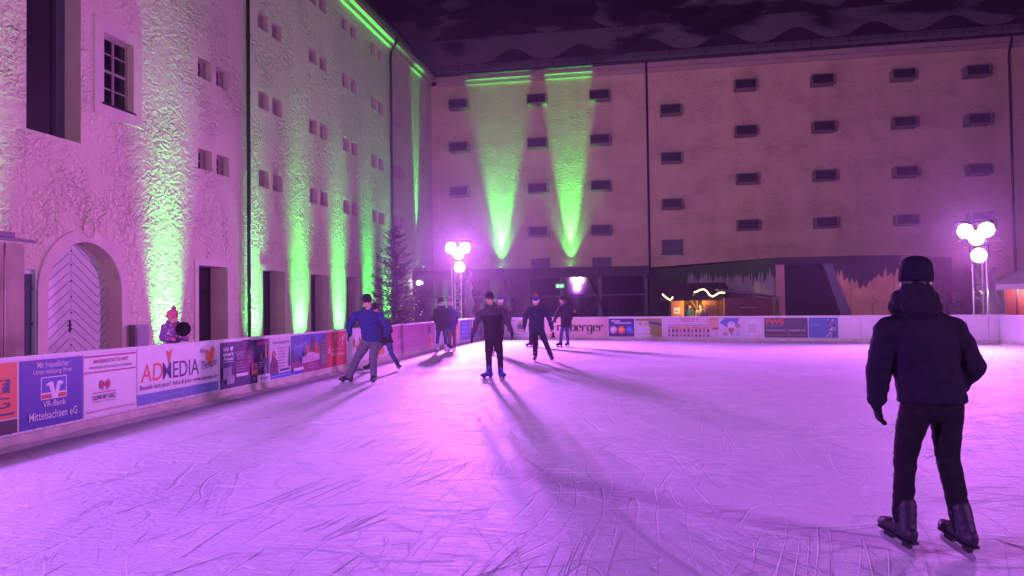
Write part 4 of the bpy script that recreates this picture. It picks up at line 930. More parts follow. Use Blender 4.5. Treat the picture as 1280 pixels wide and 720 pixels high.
eb = obj('junction_box', BM(), METAL) if False else None
b = BM(); box(b, (0, 18.05, .35), (.22, 18.6, 1.16)); box(b, (.221, 18.1, .4), (.23, 18.55, 1.1)); box(b, (.0, 18.05, -.05), (.2, 18.6, .34))
for k in range(4): box(b, (.231, 18.15, .9+.04*k), (.236, 18.5, .92+.04*k))
o = obj('junction_box', b, mat('grey_box', (.22, .21, .22), .5, .1, 4), None, loc=(XL, 0, 0)); tag(o, 'small grey cabinet against the wall between the arched door and the children', 'cabinet')
b = BM(); bmesh.ops.create_icosphere(b, subdivisions=2, radius=.06, matrix=Matrix.Translation((XL+.09, 14.35, 2.75))); box(b, (XL, 14.3, 2.65), (XL+.04, 14.4, 2.85)); tag(obj('alarm_light', b, mat('alarm_red', (.25, .02, .02), .4)), 'small dark red lamp above the glazed side door', 'alarm light')

# ------------------------------------------------------------------ people
SKIN = mat('skin', (.52, .27, .19), .5, .06, 8); LIPS = mat('lips', (.40, .12, .10), .45); EYEW = mat('eye_white', (.7, .68, .65), .3); EYED = mat('eye_iris', (.03, .02, .015), .2)
HAIRD = mat('hair_dark', (.03, .02, .015), .6, .3, 30); STEEL = mat('blade_steel', (.7, .7, .72), .25, metal=1.)
def loft(bm, rings, n=16):
    """rings: (centre, half-extent vector a, half-extent vector b)"""
    rs = [[bm.verts.new(c + a*math.cos(2*PI*k/n) + b_*math.sin(2*PI*k/n)) for k in range(n)] for c, a, b_ in rings]
    for p, q in zip(rs, rs[1:]):
        for k in range(n): bm.faces.new((p[k], p[(k+1) % n], q[(k+1) % n], q[k]))
    bm.faces.new(rs[0][::-1]); bm.faces.new(rs[-1])
def capsule(bm, p0, r0, p1, r1, n=12):
    d = p1-p0
    if d.length < 1e-5: return
    x, y = frame_of(d); d = d.normalized(); rings = []
    for k in range(4): a = PI/2*(1-k/4+.02); rings.append((p0-d*r0*math.sin(a), x*r0*math.cos(a), y*r0*math.cos(a)))
    rings.append((p0, x*r0, y*r0)); rings.append((p1, x*r1, y*r1))
    for k in range(1, 5): a = PI/2*(k/4-.02); rings.append((p1+d*r1*math.sin(a), x*r1*math.cos(a), y*r1*math.cos(a)))
    loft(bm, rings, n)
def ellip(bm, c, X, Y, Z):
    M_ = Matrix((X, Y, Z)).transposed().to_4x4(); M_.translation = c
    bmesh.ops.create_uvsphere(bm, u_segments=16, v_segments=10, radius=1, matrix=M_)
def fuse(name, bm, voxel, smooth, mats, parent, disp=None, matfn=None, fac=.5):
    """one continuous skin over overlapping volumes"""
    bmesh.ops.recalc_face_normals(bm, faces=bm.faces[:])
    me = bpy.data.meshes.new('t'); bm.to_mesh(me); bm.free()
    o = bpy.data.objects.new('t', me); COL.objects.link(o)
    md = o.modifiers.new('r', 'REMESH'); md.mode = 'VOXEL'; md.voxel_size = voxel
    if smooth: ms = o.modifiers.new('s', 'SMOOTH'); ms.factor = fac; ms.iterations = smooth
    dg = bpy.context.evaluated_depsgraph_get(); dg.update()
    nm = bpy.data.meshes.new_from_object(o.evaluated_get(dg)); bpy.data.objects.remove(o); bpy.data.meshes.remove(me)
    if disp:
        nr = [v.normal.copy() for v in nm.vertices]
        for v, n_ in zip(nm.vertices, nr): v.co += n_*disp(v.co)
    nm.name = name
    for mm in mats: nm.materials.append(mm)
    if matfn:
        for p in nm.polygons: p.material_index = matfn(p.center)
    nm.polygons.foreach_set('use_smooth', [True]*len(nm.polygons))
    q = bpy.data.objects.new(name, nm); COL.objects.link(q); q.parent = parent
    return q
def folds(sd, amp, sc_=9.):
    off = V((sd*3.1, sd*1.7, sd*.9))
    def f(p):
        q = V((p.x*sc_*.75, p.y*sc_*.75, p.z*sc_*1.5))+off; w = noise.noise(q*.35)
        a = 1-abs(noise.noise(q + V((w, w, w))*1.5))*2.2; b_ = noise.noise(q*2.3)
        return amp*(a*.75 + b_*.35)
    return f
def knit(sd):
    return lambda p: .003*math.sin(p.z*420)+.002*noise.noise(p*40)
def fvec(a): a = math.radians(a); return V((math.sin(a), -math.cos(a), 0))
CLOTH = {}
def cloth(name, rgb, rough=.85, var=.18, rgb2=None, vs=18): return mat(name, rgb, rough, var, vs, .25, 160, .004, rgb2=rgb2, spec=.12)
def person(label, loc, J, S, group, sd=0, vox=.013):
    """J: joint positions relative to loc (world axes); S: style"""
    t_ = thing('person', label, 'person', loc, 0, group)
    j = {k: V(v) for k, v in J.items() if not isinstance(v, (int, float))}
    k = S.get('scale', 1.0); fa = J['face']; F = fvec(fa); hf = fvec(J.get('look', fa)); hp = math.radians(J.get('nod', 0))
    sx = (j['sR']-j['sL']); sx.z *= .5; sx.normalize()
    FB = V((0, 0, 1)).cross(sx); FB = F if FB.length < .1 else (FB.normalized() if FB.dot(F) > 0 else -FB.normalized())
    up = (j['neck']-j['pel']).normalized()
    # --- head
    hu = V((0, 0, 1)); hr = hf.cross(hu).normalized(); hf2 = (hf*math.cos(hp)-hu*math.sin(hp)).normalized(); hu2 = hr.cross(hf2).normalized(); H = j['head']; g = k*S.get('headscale', 1.)
    b = BM()
    ellip(b, H+hu2*.025*g-hf2*.008*g, hr*.076*g, hf2*.096*g, hu2*.098*g); ellip(b, H-hu2*.045*g+hf2*.022*g, hr*.06*g, hf2*.068*g, hu2*.075*g); ellip(b, H-hu2*.095*g+hf2*.06*g, hr*.026*g, hf2*.024*g, hu2*.02*g)
    capsule(b, H+hu2*.012*g+hf2*.088*g, .009*g, H-hu2*.032*g+hf2*.108*g, .014*g, 8)
    for s in (-1, 1):
        ellip(b, H+hu2*.022*g+hf2*.08*g+hr*s*.03*g, hr*.026*g, hf2*.012*g, hu2*.008*g); ellip(b, H-hu2*.015*g-hf2*.005*g+hr*s*.078*g, hr*.012*g, hf2*.02*g, hu2*.032*g); ellip(b, H-hu2*.03*g+hf2*.065*g+hr*s*.04*g, hr*.022*g, hf2*.02*g, hu2*.025*g)
    ellip(b, H-hu2*.06*g+hf2*.09*g, hr*.025*g, hf2*.009*g, hu2*.006*g); ellip(b, H-hu2*.071*g+hf2*.088*g, hr*.022*g, hf2*.01*g, hu2*.007*g)
    capsule(b, H-hu2*.05*g-hf2*.02*g, .056*g, j['neck']-up*.03*k, .062*k)
    # torso, arms, legs under the clothes
    def torso(b, grow, low, top):
        P = j['pel']; N_ = j['neck']; hs = (j['sR']-j['sL']).length*.5; hx = (j['aR']-j['aL']) ; 
        L_ = (N_-P).length; rings = []
        prof = [(-.10, .165, .115), (-.02, .172, .12), (.12, .165, .115), (.28, .155, .108), (.45, .165, .115), (.62, .180, .122), (.78, hs*.95/k, .115), (.88, hs*.86/k, .10), (.95, hs*.55/k, .08), (1.0, .07, .07)]
        for f, a, d_ in prof:
            if f < low or f > top: continue
            c = P.lerp(N_, f)+FB*.012*k*math.sin(max(0, f)*PI)
            rings.append((c, sx*(a*k+grow), FB*(d_*k+grow)))
        loft(b, rings, 20)
    bw = S.get('bulk', 1.)
    torso(b, 0, -.2, 1.1)
    def limb(b, pts, rs):
        for p, q, r0, r1 in zip(pts, pts[1:], rs, rs[1:]): capsule(b, p, r0*k, q, r1*k)
    for s in 'LR':
        limb(b, [j['s'+s], j['e'+s], j['w'+s]], [.052, .042, .028])
        hip = j['pel'] + sx*(-.09 if s == 'L' else .09)*k - V((0, 0, .04))*k
        limb(b, [hip, j['k'+s], j['a'+s]], [.066, .042, .028]); capsule(b, j['a'+s], .028*k, j['a'+s]+fvec(J['f'+s])*.05*k-V((0, 0, .03))*k, .02*k)
    def hand(b, s, gr):
        w_ = j['w'+s]; e = j['e'+s]; d = J.get('h'+s); d = (V(d)-w_).normalized() if d is not None else (w_-e).normalized()
        side = sx*(1 if s == 'L' else -1); side = (side-d*side.dot(d)).normalized()    # palm faces the thigh
        fwd = d.cross(side); fwd = fwd if fwd.dot(FB) > 0 else -fwd
        pc = w_+d*.055*k; ellip(b, pc, fwd*(.041*k+gr), side*(.016*k+gr), d*(.052*k+gr))
        for i, (o_, L_) in enumerate(((.030, .068), (.010, .078), (-.010, .072), (-.029, .056))):
            a = w_+d*.085*k+fwd*o_*k; m_ = a+(d*.9+side*.22+fwd*o_*2.5).normalized()*L_*.55*k; e_ = m_+(d*.72+side*.62+fwd*o_).normalized()*L_*.55*k
            capsule(b, a-d*.02*k, .0095*k+gr, m_, .0088*k+gr, 7); capsule(b, m_, .0088*k+gr, e_, .0075*k+gr, 7)
        a = w_+d*.03*k+fwd*.03*k; m_ = a+(d*.6+fwd*.75+side*.25).normalized()*.042*k; capsule(b, a, .013*k+gr, m_, .011*k+gr, 8); capsule(b, m_, .011*k+gr, m_+(d*.9+fwd*.2+side*.3).normalized()*.032*k, .009*k+gr, 8)
    for s in 'LR':
        if S.get('gloves') is None or s in S.get('bare', ''): hand(b, s, 0)
        else: capsule(b, j['e'+s].lerp(j['w'+s], .9), .026*k, j['w'+s], .018*k)
    mouth = H-hu2*.065*g+hf2*.09*g
    fuse('body', b, vox*.75, 2, [SKIN, LIPS], t_, matfn=lambda c: 1 if ((c-mouth).dot(hu2)**2/(.013*g)**2+(c-mouth).dot(hr)**2/(.026*g)**2) < 1 and (c-mouth).dot(hf2) > -.02*g else 0)
    for s in (-1, 1):
        b = BM(); c = H+hu2*.006*g+hf2*.083*g+hr*s*.031*g; bmesh.ops.create_icosphere(b, subdivisions=2, radius=.0125*g, matrix=Matrix.Translation(c))
        n0 = len(b.faces); bmesh.ops.create_icosphere(b, subdivisions=1, radius=.0065*g, matrix=Matrix.Translation(c+hf2*.0085*g))
        for f in list(b.faces)[n0:]: f.material_index = 1
        obj('eye', b, [EYEW, EYED], t_, smooth=True)
    # --- hair / hat
    if S.get('hair'):
        b = BM(); ellip(b, H+hu2*.035*g-hf2*.018*g, hr*.083*g, hf2*.098*g, hu2*.098*g); ellip(b, H-hu2*.03*g-hf2*.045*g, hr*.078*g, hf2*.06*g, hu2*.08*g)
        if S.get('long'): ellip(b, H-hu2*.12*g-hf2*.05*g, hr*.085*g, hf2*.05*g, hu2*.13*g)
        fuse('hair', b, .011, 2, [S['hair']], t_, disp=folds(sd+2, .004, 26))
    if S.get('hat'):
        b = BM(); rings = []
        for f, r_ in ((-.02, 1.0), (.0, 1.08), (.05, 1.09), (.062, 1.02), (.09, .99), (.115, .9), (.133, .7), (.143, .4), (.147, .1)):
            rings.append((H+hu2*(f+.012)*g-hf2*.006*g-hf2*.02*g*(1-(f+.02)/.17)*.6, hr*.084*r_*g, hf2*.104*r_*g))
        loft(b, rings, 24)
        bandz = H+hu2*.064*g; m2 = S.get('hatband')
        hat = fuse('hat', b, .008, 2, [S['hat']]+([m2] if m2 else []), t_, disp=lambda p: .0022*math.sin(math.atan2((p-H).dot(hr), (p-H).dot(hf2))*44), matfn=(lambda c: 1 if (c-bandz).dot(hu2) < 0 else 0) if m2 else None)
        if S.get('pom'):
            b = BM(); c = H+hu2*.182*g-hf2*.01*g; bmesh.ops.create_icosphere(b, subdivisions=3, radius=.045*g, matrix=Matrix.Translation(c))
            for v in b.verts: v.co = c+(v.co-c)*(1+.22*noise.noise(v.co*90))
            obj('pompom', b, S['pom'], hat)
    # --- jacket
    hem = S.get('hem', -.12); b = BM(); g_ = .028*bw*k
    P = j['pel']; N_ = j['neck']; L_ = (N_-P).length; hs = (j['sR']-j['sL']).length*.5
    prof = [(hem, .185, .135), (hem+.03, .188, .138), (.0, .182, .132), (.14, .178, .128), (.30, .176, .126), (.47, .185, .135), (.63, .20, .142), (.76, hs*1.0/k+.005, .138), (.86, hs*.92/k, .122), (.94, hs*.66/k, .10), (1.0, .085, .085), (1.06, .078, .08)]
    loft(b, [(P.lerp(N_, f)+FB*.014*k*math.sin(max(0, f)*PI), sx*(a*k*(1+.12*(bw-1))+g_*.35), FB*(d_*k*(1+.3*(bw-1))+g_*.35)) for f, a, d_ in prof], 22)
    for s in 'LR':
        limb(b, [j['s'+s]-V((0, 0, .012*k)), j['e'+s], j['e'+s].lerp(j['w'+s], .97)], [.075*bw, .066*bw, .048*bw]); capsule(b, j['s'+s].lerp(N_, .35)-up*.02*k, .068*k*bw, j['s'+s]-V((0, 0, .015*k)), .073*k*bw)
    if S.get('hood'):
        hd = S['hood']; hu_ = S.get('hoodup', 0.)*k; hs_ = sx*S.get('hoodside', 0.)*k; hz = V((0, 0, hu_))+hs_
        for i in range(7):
            a = PI*i/6; q = N_+sx*math.cos(a)*.10*k*hd-FB*(math.sin(a)*.115*k*hd-.03*k)+up*(.03+.03*math.sin(a))*k+hz*math.sin(a); ellip(b, q, sx*.045*k*hd, FB*.045*k*hd, up*.055*k*hd)
        ellip(b, N_-FB*.10*k*hd-up*.03*k+hz, sx*.11*k*hd, FB*.05*k*hd, up*.075*k*hd)
    else:
        for i in range(12):
            a = 2*PI*i/12; ellip(b, N_+sx*math.cos(a)*.068*k+FB*(math.sin(a)*.068+.008)*k+up*.025*k, sx*.022*k, FB*.022*k, up*.04*k)
    fuse('jacket', b, vox, 3, S['jacket'], t_, disp=folds(sd, .0075*S.get('crease', 1.)*k, 8.5/k), matfn=(lambda c: S['jfn'](c, j, sx, up)) if S.get('jfn') else None)
    if S.get('fur'):
        b = BM()
        for i in range(16): a = PI*i/15; q = N_+sx*math.cos(a)*.115*k-FB*(math.sin(a)*.13-.03)*k+up*.075*k; bmesh.ops.create_icosphere(b, subdivisions=2, radius=.034*k, matrix=Matrix.Translation(q))
        for v in b.verts: v.co += V((noise.noise(v.co*60), noise.noise(v.co*60+V((9, 0, 0))), noise.noise(v.co*60+V((0, 9, 0)))))*.012
        obj('fur_trim', b, S['fur'], t_)
    # --- trousers
    b = BM(); tw = S.get('leg', 1.)
    ellip(b, P-V((0, 0, .02*k)), sx*.172*k, FB*.125*k, V((0, 0, .13*k)))
    for s in 'LR':
        hip = P + sx*(-.09 if s == 'L' else .09)*k - V((0, 0, .05))*k; a_ = j['a'+s]; kn = j['k'+s]
        limb(b, [hip, hip.lerp(kn, .5)+FB*.01*k, kn, kn.lerp(a_, .45)-FB*.012*k, a_+(kn-a_).normalized()*.02*k], [.100*tw, .09*tw, .071*tw, .066*tw, .058*tw])
    fuse('trousers', b, vox*.9, 3, [S['trousers']], t_, disp=folds(sd+5, .007*k, 10/k))
    # --- gloves
    if S.get('gloves') is not None:
        for s in 'LR':
            if s in S.get('bare', ''): continue
            b = BM(); hand(b, s, .0035); e = (j['w'+s]-j['e'+s]).normalized(); capsule(b, j['w'+s]-e*.05*k, .042*k, j['w'+s]+e*.03*k, .034*k); fuse('glove', b, .0065 if vox < .013 else .008, 2, [S['gloves']], t_, disp=folds(sd+8, .002, 30), fac=.4)
    # --- feet
    for s in 'LR':
        a_ = j['a'+s]; d = fvec(J['f'+s]); pz = J.get('p'+s, 0); z0 = J.get('z'+s, 0.)   # lift of the foot
        sd_ = d.cross(V((0, 0, 1))); dn = (d*math.cos(math.radians(pz))-V((0, 0, 1))*math.sin(math.radians(pz))); un = sd_.cross(dn).normalized()
        base = V((a_.x, a_.y, z0)) + d*.03*k
        bh = .078*k if S.get('skates') is not None else .0
        q = lambda f, u, s_=0: base + dn*f*k + un*(u*k) + sd_*s_*k
        b = BM()
        bz = bh/k
        loft(b, [(q(-.115, bz+.05), sd_*.018*k, un*.03*k), (q(-.10, bz+.05), sd_*.034*k, un*.045*k), (q(-.04, bz+.052), sd_*.038*k, un*.05*k), (q(.04, bz+.05), sd_*.042*k, un*.047*k), (q(.11, bz+.04), sd_*.046*k, un*.038*k), (q(.155, bz+.033), sd_*.036*k, un*.03*k), (q(.172, bz+.03), sd_*.015*k, un*.018*k)], 16)
        ank = q(-.05, bz+.06); topb = ank+(j['k'+s]-ank).normalized()*(.155 if S.get('skates') is not None else .1)*k
        capsule(b, ank, .05*k, topb, .056*k); capsule(b, q(.0, bz+.09), .042*k, topb+dn*.01*k, .052*k)
        bt = fuse('skate' if S.get('skates') is not None else 'boot', b, .009 if vox < .013 else .011, 2, [S.get('skates') or S.get('boots') or METAL], t_, disp=folds(sd+3, .003, 20))
        b = BM(); T = Matrix((sd_, dn, un)).transposed().to_4x4(); T.translation = base
        box(b, (-.036*k, -.11*k, bh), (.036*k, .15*k, bh+.014*k), 0, T)
        if S.get('skates') is not None:
            obj('sole', b, S.get('soles') or METAL, bt)
            b = BM(); box(b, (-.012*k, -.09*k, bh-.035*k), (.012*k, -.03*k, bh), 1, T); box(b, (-.012*k, .05*k, bh-.035*k), (.012*k, .12*k, bh), 1, T)
            pts = [V((-.0025*k, y_*k, z_*k)) for y_, z_ in ((-.135, .012), (-.12, .001), (.13, .001), (.16, .016), (.165, .03), (.15, .045), (-.11, .045), (-.13, .03))]
            poly_prism(b, [T @ p for p in pts], sd_*.005*k); obj('blade', b, [STEEL, METAL], bt)
        else: obj('sole', b, METAL, bt)
        if S.get('laces'):
            b = BM()
            for i in range(5): p = q(.075-.028*i, bz+.072+.014*i); tube(b, [p-sd_*.026*k-un*.008*k, p+un*.008*k, p+sd_*.026*k-un*.008*k], .004*k, 5)
            tube(b, [topb-sd_*.058*k-un*.03*k, topb+dn*.063*k-un*.03*k, topb+sd_*.058*k-un*.03*k], .010*k, 6); obj('laces', b, S['laces'], bt)
    return t_
def px_pose(base, pts):
    """joints read off at the depth of the point where the skates stand; third value = metres further away"""
    B = ground(*base); zd = (B-CAM).dot(FW); FH_ = V((FW.x, FW.y, 0)).normalized(); out = {}
    for k_, v in pts.items():
        if isinstance(v, tuple): out[k_] = tuple(CAM + ray(v[0], v[1])*zd + FH_*(v[2] if len(v) > 2 else 0) - B)
        else: out[k_] = v
    for s in 'LR':   # ankles never lower than a skate boot
        a = list(out['a'+s]); a[2] = max(a[2], .135+out.get('z'+s, 0)); out['a'+s] = tuple(a)
    return B, out
SK = 'skaters on the ice'
C_BLACK = cloth('cloth_black', (.012, .011, .014)); C_NAVYB = cloth('cloth_black_navy', (.013, .011, .022)); C_BLUE = cloth('cloth_blue', (.022, .034, .15)); C_GREY = cloth('cloth_grey', (.10, .095, .13)); C_NAVY = cloth('cloth_navy', (.012, .016, .055)); C_JEAN = cloth('cloth_jeans', (.045, .07, .17), .9, .3); C_PLUM = cloth('cloth_plum', (.05, .038, .06)); C_DPLUM = cloth('cloth_dark_plum', (.02, .012, .022)); C_GREEN = cloth('cloth_bottle_green', (.013, .020, .022)); C_MAUVE = cloth('cloth_mauve', (.20, .11, .13)); C_WHITE = cloth('cloth_white', (.68, .66, .66)); C_RED = cloth('cloth_red', (.55, .03, .04)); C_PINK = cloth('cloth_pink', (.50, .10, .20)); C_BLUEM = cloth('cloth_mid_blue', (.03, .04, .20))
L_BLK = mat('leather_black', (.012, .012, .016), .35, .2, 20); L_WHT = mat('leather_white', (.68, .66, .66), .45, .08, 20); L_BLU = mat('boot_blue', (.014, .03, .24), .4, .15, 20); L_PUR = mat('boot_purple', (.012, .007, .024), .6, .2, 20); LACE = mat('lace_blue', (.03, .03, .12), .6); LACEW = mat('lace_white', (.6, .6, .62), .6)

# foreground skater, seen from behind
B, J = px_pose((1160, 692), dict(head=(1146, 353), neck=(1147, 391), sL=(1110, 411), sR=(1189, 410), eL=(1104, 462, .05), wL=(1103, 502, .07), hL=(1107, 530, .09), eR=(1209, 456, -.05), wR=(1200, 489, .06), hR=(1188, 500, .1), pel=(1165, 497), kL=(1138, 571, .06), aL=(1130, 652, .03), kR=(1188, 573, .03), aR=(1195, 658, -.06), face=188, look=140, nod=8, fL=206, fR=200, pL=-11, pR=-11, zL=.015, zR=.015))
person('person in a black hooded jacket and beanie skating away in the foreground', B, J, dict(jacket=[C_NAVYB], trousers=C_BLACK, hat=cloth('cloth_beanie', (.007, .008, .017)), hood=1.08, hoodup=.07, hoodside=-.035, gloves=C_BLACK, skates=L_PUR, laces=LACE, soles=L_BLK, bulk=1.12, hem=-.05, leg=.92, crease=1.15, hair=HAIRD), SK, 1, .010)
# skater in the blue jacket
B, J = px_pose((455, 480), dict(head=(459, 377), neck=(460, 389), sL=(444, 394, -.03), sR=(474, 394, .05), eL=(437, 408, -.05), wL=(439, 417, -.15), hL=(437, 424, -.2), eR=(484, 409, .0), wR=(483, 421, -.12), hR=(479, 427, -.18), pel=(463, 424, .10), kL=(447, 448, -.05), aL=(436, 472, .02), kR=(467, 449, -.08), aR=(468, 473, -.05), face=-12, look=-5, nod=22, fL=-70, fR=8))
person('person in a blue jacket and grey trousers leaning into a stride beside the red banner', B, J, dict(jacket=[C_BLUE], trousers=C_GREY, hat=C_BLACK, gloves=C_BLACK, skates=L_BLK, hem=-.08, leg=1.12, hood=.8, hair=HAIRD, bulk=1.05), SK, 2, .012)
# partly hidden skater behind
B, J = px_pose((480, 464), dict(head=(470, 386, -.1), neck=(474, 395), sL=(464, 400), sR=(484, 401), eL=(461, 412), wL=(463, 422), eR=(488, 413), wR=(483, 425), pel=(481, 425, .1), kL=(469, 442, -.1), aL=(463, 460), kR=(489, 442, .02), aR=(497, 458, .05), face=-35, nod=20, fL=-60, fR=40, zR=.03))
person('person in black with blue jeans half hidden behind the skater in the blue jacket', B, J, dict(jacket=[C_BLACK], trousers=C_JEAN, hat=C_BLACK, gloves=C_BLACK, skates=L_BLK, scale=.9, leg=.9, hair=HAIRD), SK, 3)
# pair by the boards
B, J = px_pose((552, 441), dict(head=(551.5, 377), neck=(552, 384), sL=(544.5, 388), sR=(559.5, 388), eL=(543, 398), wL=(546, 405, .1), eR=(562, 398), wR=(559, 405, .12), pel=(552, 408), kL=(547, 423), aL=(546, 436), kR=(557, 423), aR=(558, 436), face=172, fL=175, fR=165))
person('person in a long dark green coat with pale hood trim and white skates', B, J, dict(jacket=[C_GREEN], trousers=C_JEAN, hat=C_BLACK, fur=mat('fur_pale', (.5, .46, .44), .9), hood=1., gloves=C_BLACK, skates=L_WHT, laces=LACEW, hem=-.2, leg=.85, bulk=1.15), SK, 4)
B, J = px_pose((565, 437), dict(head=(561.5, 376.5), neck=(562.5, 384), sL=(557, 388, -.1), sR=(568, 389, .1), eL=(556, 398, -.1), wL=(557, 406, -.15), eR=(571, 399, .1), wR=(569, 408), pel=(564, 409), kL=(562, 422), aL=(562, 434), kR=(568, 422), aR=(568, 434, .05), face=-50, look=-35, fL=-50, fR=-30))
person('person in a blue jacket and mauve trousers facing the one in the green coat', B, J, dict(jacket=[C_BLUEM], trousers=C_MAUVE, hat=cloth('cloth_lilac', (.25, .18, .28)), gloves=C_BLACK, skates=L_BLK, hem=-.1, leg=.9), SK, 5)
# centre skater
two = lambda c, j, sx, up: 0 if (c-j['neck']).dot(up) > -.17 or abs((c-j['pel']).dot(sx)) > .215 else 1
B, J = px_pose((616, 475), dict(head=(612.3, 374), neck=(613.5, 383.5), sL=(600.5, 391), sR=(629, 390), eL=(595, 406, .02), wL=(590.5, 420, -.03), hL=(588.5, 427), eR=(635, 404), wR=(639.5, 415), hR=(641, 423), pel=(617, 423), kL=(611, 446, -.05), aL=(611.5, 464), kR=(625, 446, .0), aR=(626, 465, .05), face=-6, nod=4, fL=-50, fR=38))
person('person in a two tone plum jacket and bright blue skates at the centre', B, J, dict(jacket=[C_PLUM, C_DPLUM], jfn=two, trousers=C_DPLUM, hat=C_DPLUM, gloves=C_BLACK, skates=L_BLU, hem=-.04, leg=.95, hood=.9, hair=HAIRD, bulk=.9), SK, 6, .012)
B, J = px_pose((620, 444), dict(head=(625.5, 377), neck=(626, 384), sL=(618.5, 388), sR=(634, 388), eL=(617, 398), wL=(618, 407), eR=(637, 398), wR=(636, 407), pel=(623, 409), kL=(619, 425), aL=(617, 439), kR=(626, 425), aR=(625, 439), face=10, fL=-10, fR=20))
person('person in a blue and white beanie half hidden behind the centre skater', B, J, dict(jacket=[C_PLUM], trousers=C_BLACK, hat=C_BLUEM, hatband=C_WHITE, gloves=C_BLACK, skates=L_WHT, hem=-.1), SK, 7)
# skater in the white bobble hat
B, J = px_pose((678, 452), dict(head=(669.8, 376.5, -.1), neck=(671, 383, -.02), sL=(661, 387), sR=(681.5, 387), eL=(656.5, 398), wL=(655.5, 408), eR=(687, 399, -.03), wR=(690, 411, -.08), hR=(691.5, 418, -.1), pel=(671.5, 411), kL=(669, 429, -.06), aL=(669, 445), kR=(682, 428, -.04), aR=(689, 445, .02), face=5, nod=32, fL=-4, fR=22))
p8 = person('person in a dark navy coat and white bobble hat with a red pompom, looking down', B, J, dict(jacket=[C_NAVY], trousers=C_NAVYB, hat=C_BLUEM, hatband=C_WHITE, pom=C_RED, gloves=C_BLACK, bare='R', skates=L_BLK, laces=LACEW, hem=-.18, leg=1.05, bulk=1.1, hair=HAIRD), SK, 8)
eR, wR = V(J['eR']), V(J['wR']); q = eR.lerp(wR, .25); b = BM(); d = (wR-eR).normalized(); x_, y_ = frame_of(d); loft(b, [(q-d*.012, x_*.07, y_*.07), (q+d*.012, x_*.069, y_*.069)], 18); obj('armband', b, mat('reflective_band', (.35, .7, .75), .25), p8)
gl_ = V(J['hR']) + B; b = BM(); d = V((.05, -.1, -1)).normalized(); x_, y_ = frame_of(d)
loft(b, [(V((0, 0, .05)), x_*.03, y_*.02), (V((0, 0, 0)), x_*.05, y_*.03), (V((0, 0, -.09)), x_*.055, y_*.028)], 12)
for i in range(4): a = V((-.04+.027*i, 0, -.08)); capsule(b, a, .012, a+V((-.03+.02*i, -.02, -.07)), .010, 7)
capsule(b, V((-.045, 0, -.02)), .013, V((-.09, -.01, -.07)), .010, 7)
q = B+V(J['wR'])+(V(J['hR'])-V(J['wR'])).normalized()*.13; o = fuse('glove', b, .008, 1, [C_BLACK], None); o.location = q; tag(o, 'loose black glove held in the bare hand of the skater in the white hat', 'glove')
B, J = px_pose((665, 434), dict(head=(669, 378.5), neck=(669, 384), sL=(663, 387), sR=(674, 387), eL=(662, 396), wL=(664, 403), eR=(676, 396), wR=(674, 403), pel=(667, 406), kL=(663.8, 418), aL=(663, 429), kR=(670, 418), aR=(671, 429), face=-40, fL=-60, fR=-40))
person('person mostly hidden behind the skater in the white hat, one dark boot showing', B, J, dict(jacket=[C_BLACK], trousers=C_BLACK, hat=C_BLACK, gloves=C_BLACK, skates=L_BLK), SK, 9, .015)
B, J = px_pose((704.5, 434), dict(head=(703, 375), neck=(706, 381), sL=(700, 385, -.12), sR=(712, 385, .12), eL=(696.5, 393, -.2), wL=(692.5, 400, -.25), eR=(715, 394, .1), wR=(712.5, 401, .0), pel=(707, 405), kL=(701.5, 417, -.05), aL=(700.5, 428, -.05), kR=(709, 417, .05), aR=(710, 428, .08), face=-65, look=-70, fL=-60, fR=-25))
person('person in a black jacket and blue jeans before the gothic lettering, seen from the side', B, J, dict(jacket=[C_NAVYB], trousers=C_JEAN, hat=C_BLACK, gloves=C_BLACK, skates=L_BLK, hem=-.16, leg=.9, bulk=1.1, hair=HAIRD), SK, 10)

# onlookers behind the boards
def stand(loc, face, k=1., arm=0.):
    R_ = Matrix.Rotation(math.radians(face), 3, 'Z'); P = dict(head=(0, .0, 1.63), neck=(0, .02, 1.47), sL=(-.185, .02, 1.40), sR=(.185, .02, 1.40), eL=(-.24, .04, 1.12), eR=(.24, .04, 1.12), wL=(-.22, -.1-arm, .90+arm), wR=(.22, -.1-arm, .90+arm), pel=(0, .02, .95), kL=(-.10, -.01, .52), kR=(.10, -.01, .52), aL=(-.11, .03, .1), aR=(.11, .03, .1))
    out = {n_: tuple(R_ @ V(v)*k) for n_, v in P.items()}; out.update(face=face, fL=face-8, fR=face+8); return V(loc), out
def onlooker(px, py, dep, face, label, S, arm=0, sd=0, turn=None, group='onlookers behind the boards'):
    """stands so that the head comes at that height for that distance"""
    d = ray(px, py); p = CAM + d*dep; k = p.z/1.63; B_, J_ = stand((p.x, p.y, -.05), face, (p.z+.05)/1.63, arm)
    if turn is not None: J_['look'] = turn
    S = dict(S); S['scale'] = k; S.setdefault('trousers', C_BLACK); S['skates'] = None
    person(label, B_, J_, S, group, sd, .015)
onlooker(637.5, 385.5, 38.5, 10, 'onlooker in a dark coat behind the boards, left of the white hat', dict(jacket=[C_BLACK], hair=HAIRD), sd=11)
onlooker(719, 388.5, 36.5, -60, 'onlooker whose face shows behind the boards just right of the skater in black', dict(jacket=[C_BLACK], hair=HAIRD), sd=12)
onlooker(861.5, 383, 33.6, 150, 'customer in a blue jacket standing at the lit stall', dict(jacket=[cloth('cloth_teal_blue', (.03, .07, .13))], hair=HAIRD, hem=-.15), sd=13, turn=110, group='customers at the market stall')
GRN = mat('reflective_green', (.10, .60, .12), .4, .1, 5)
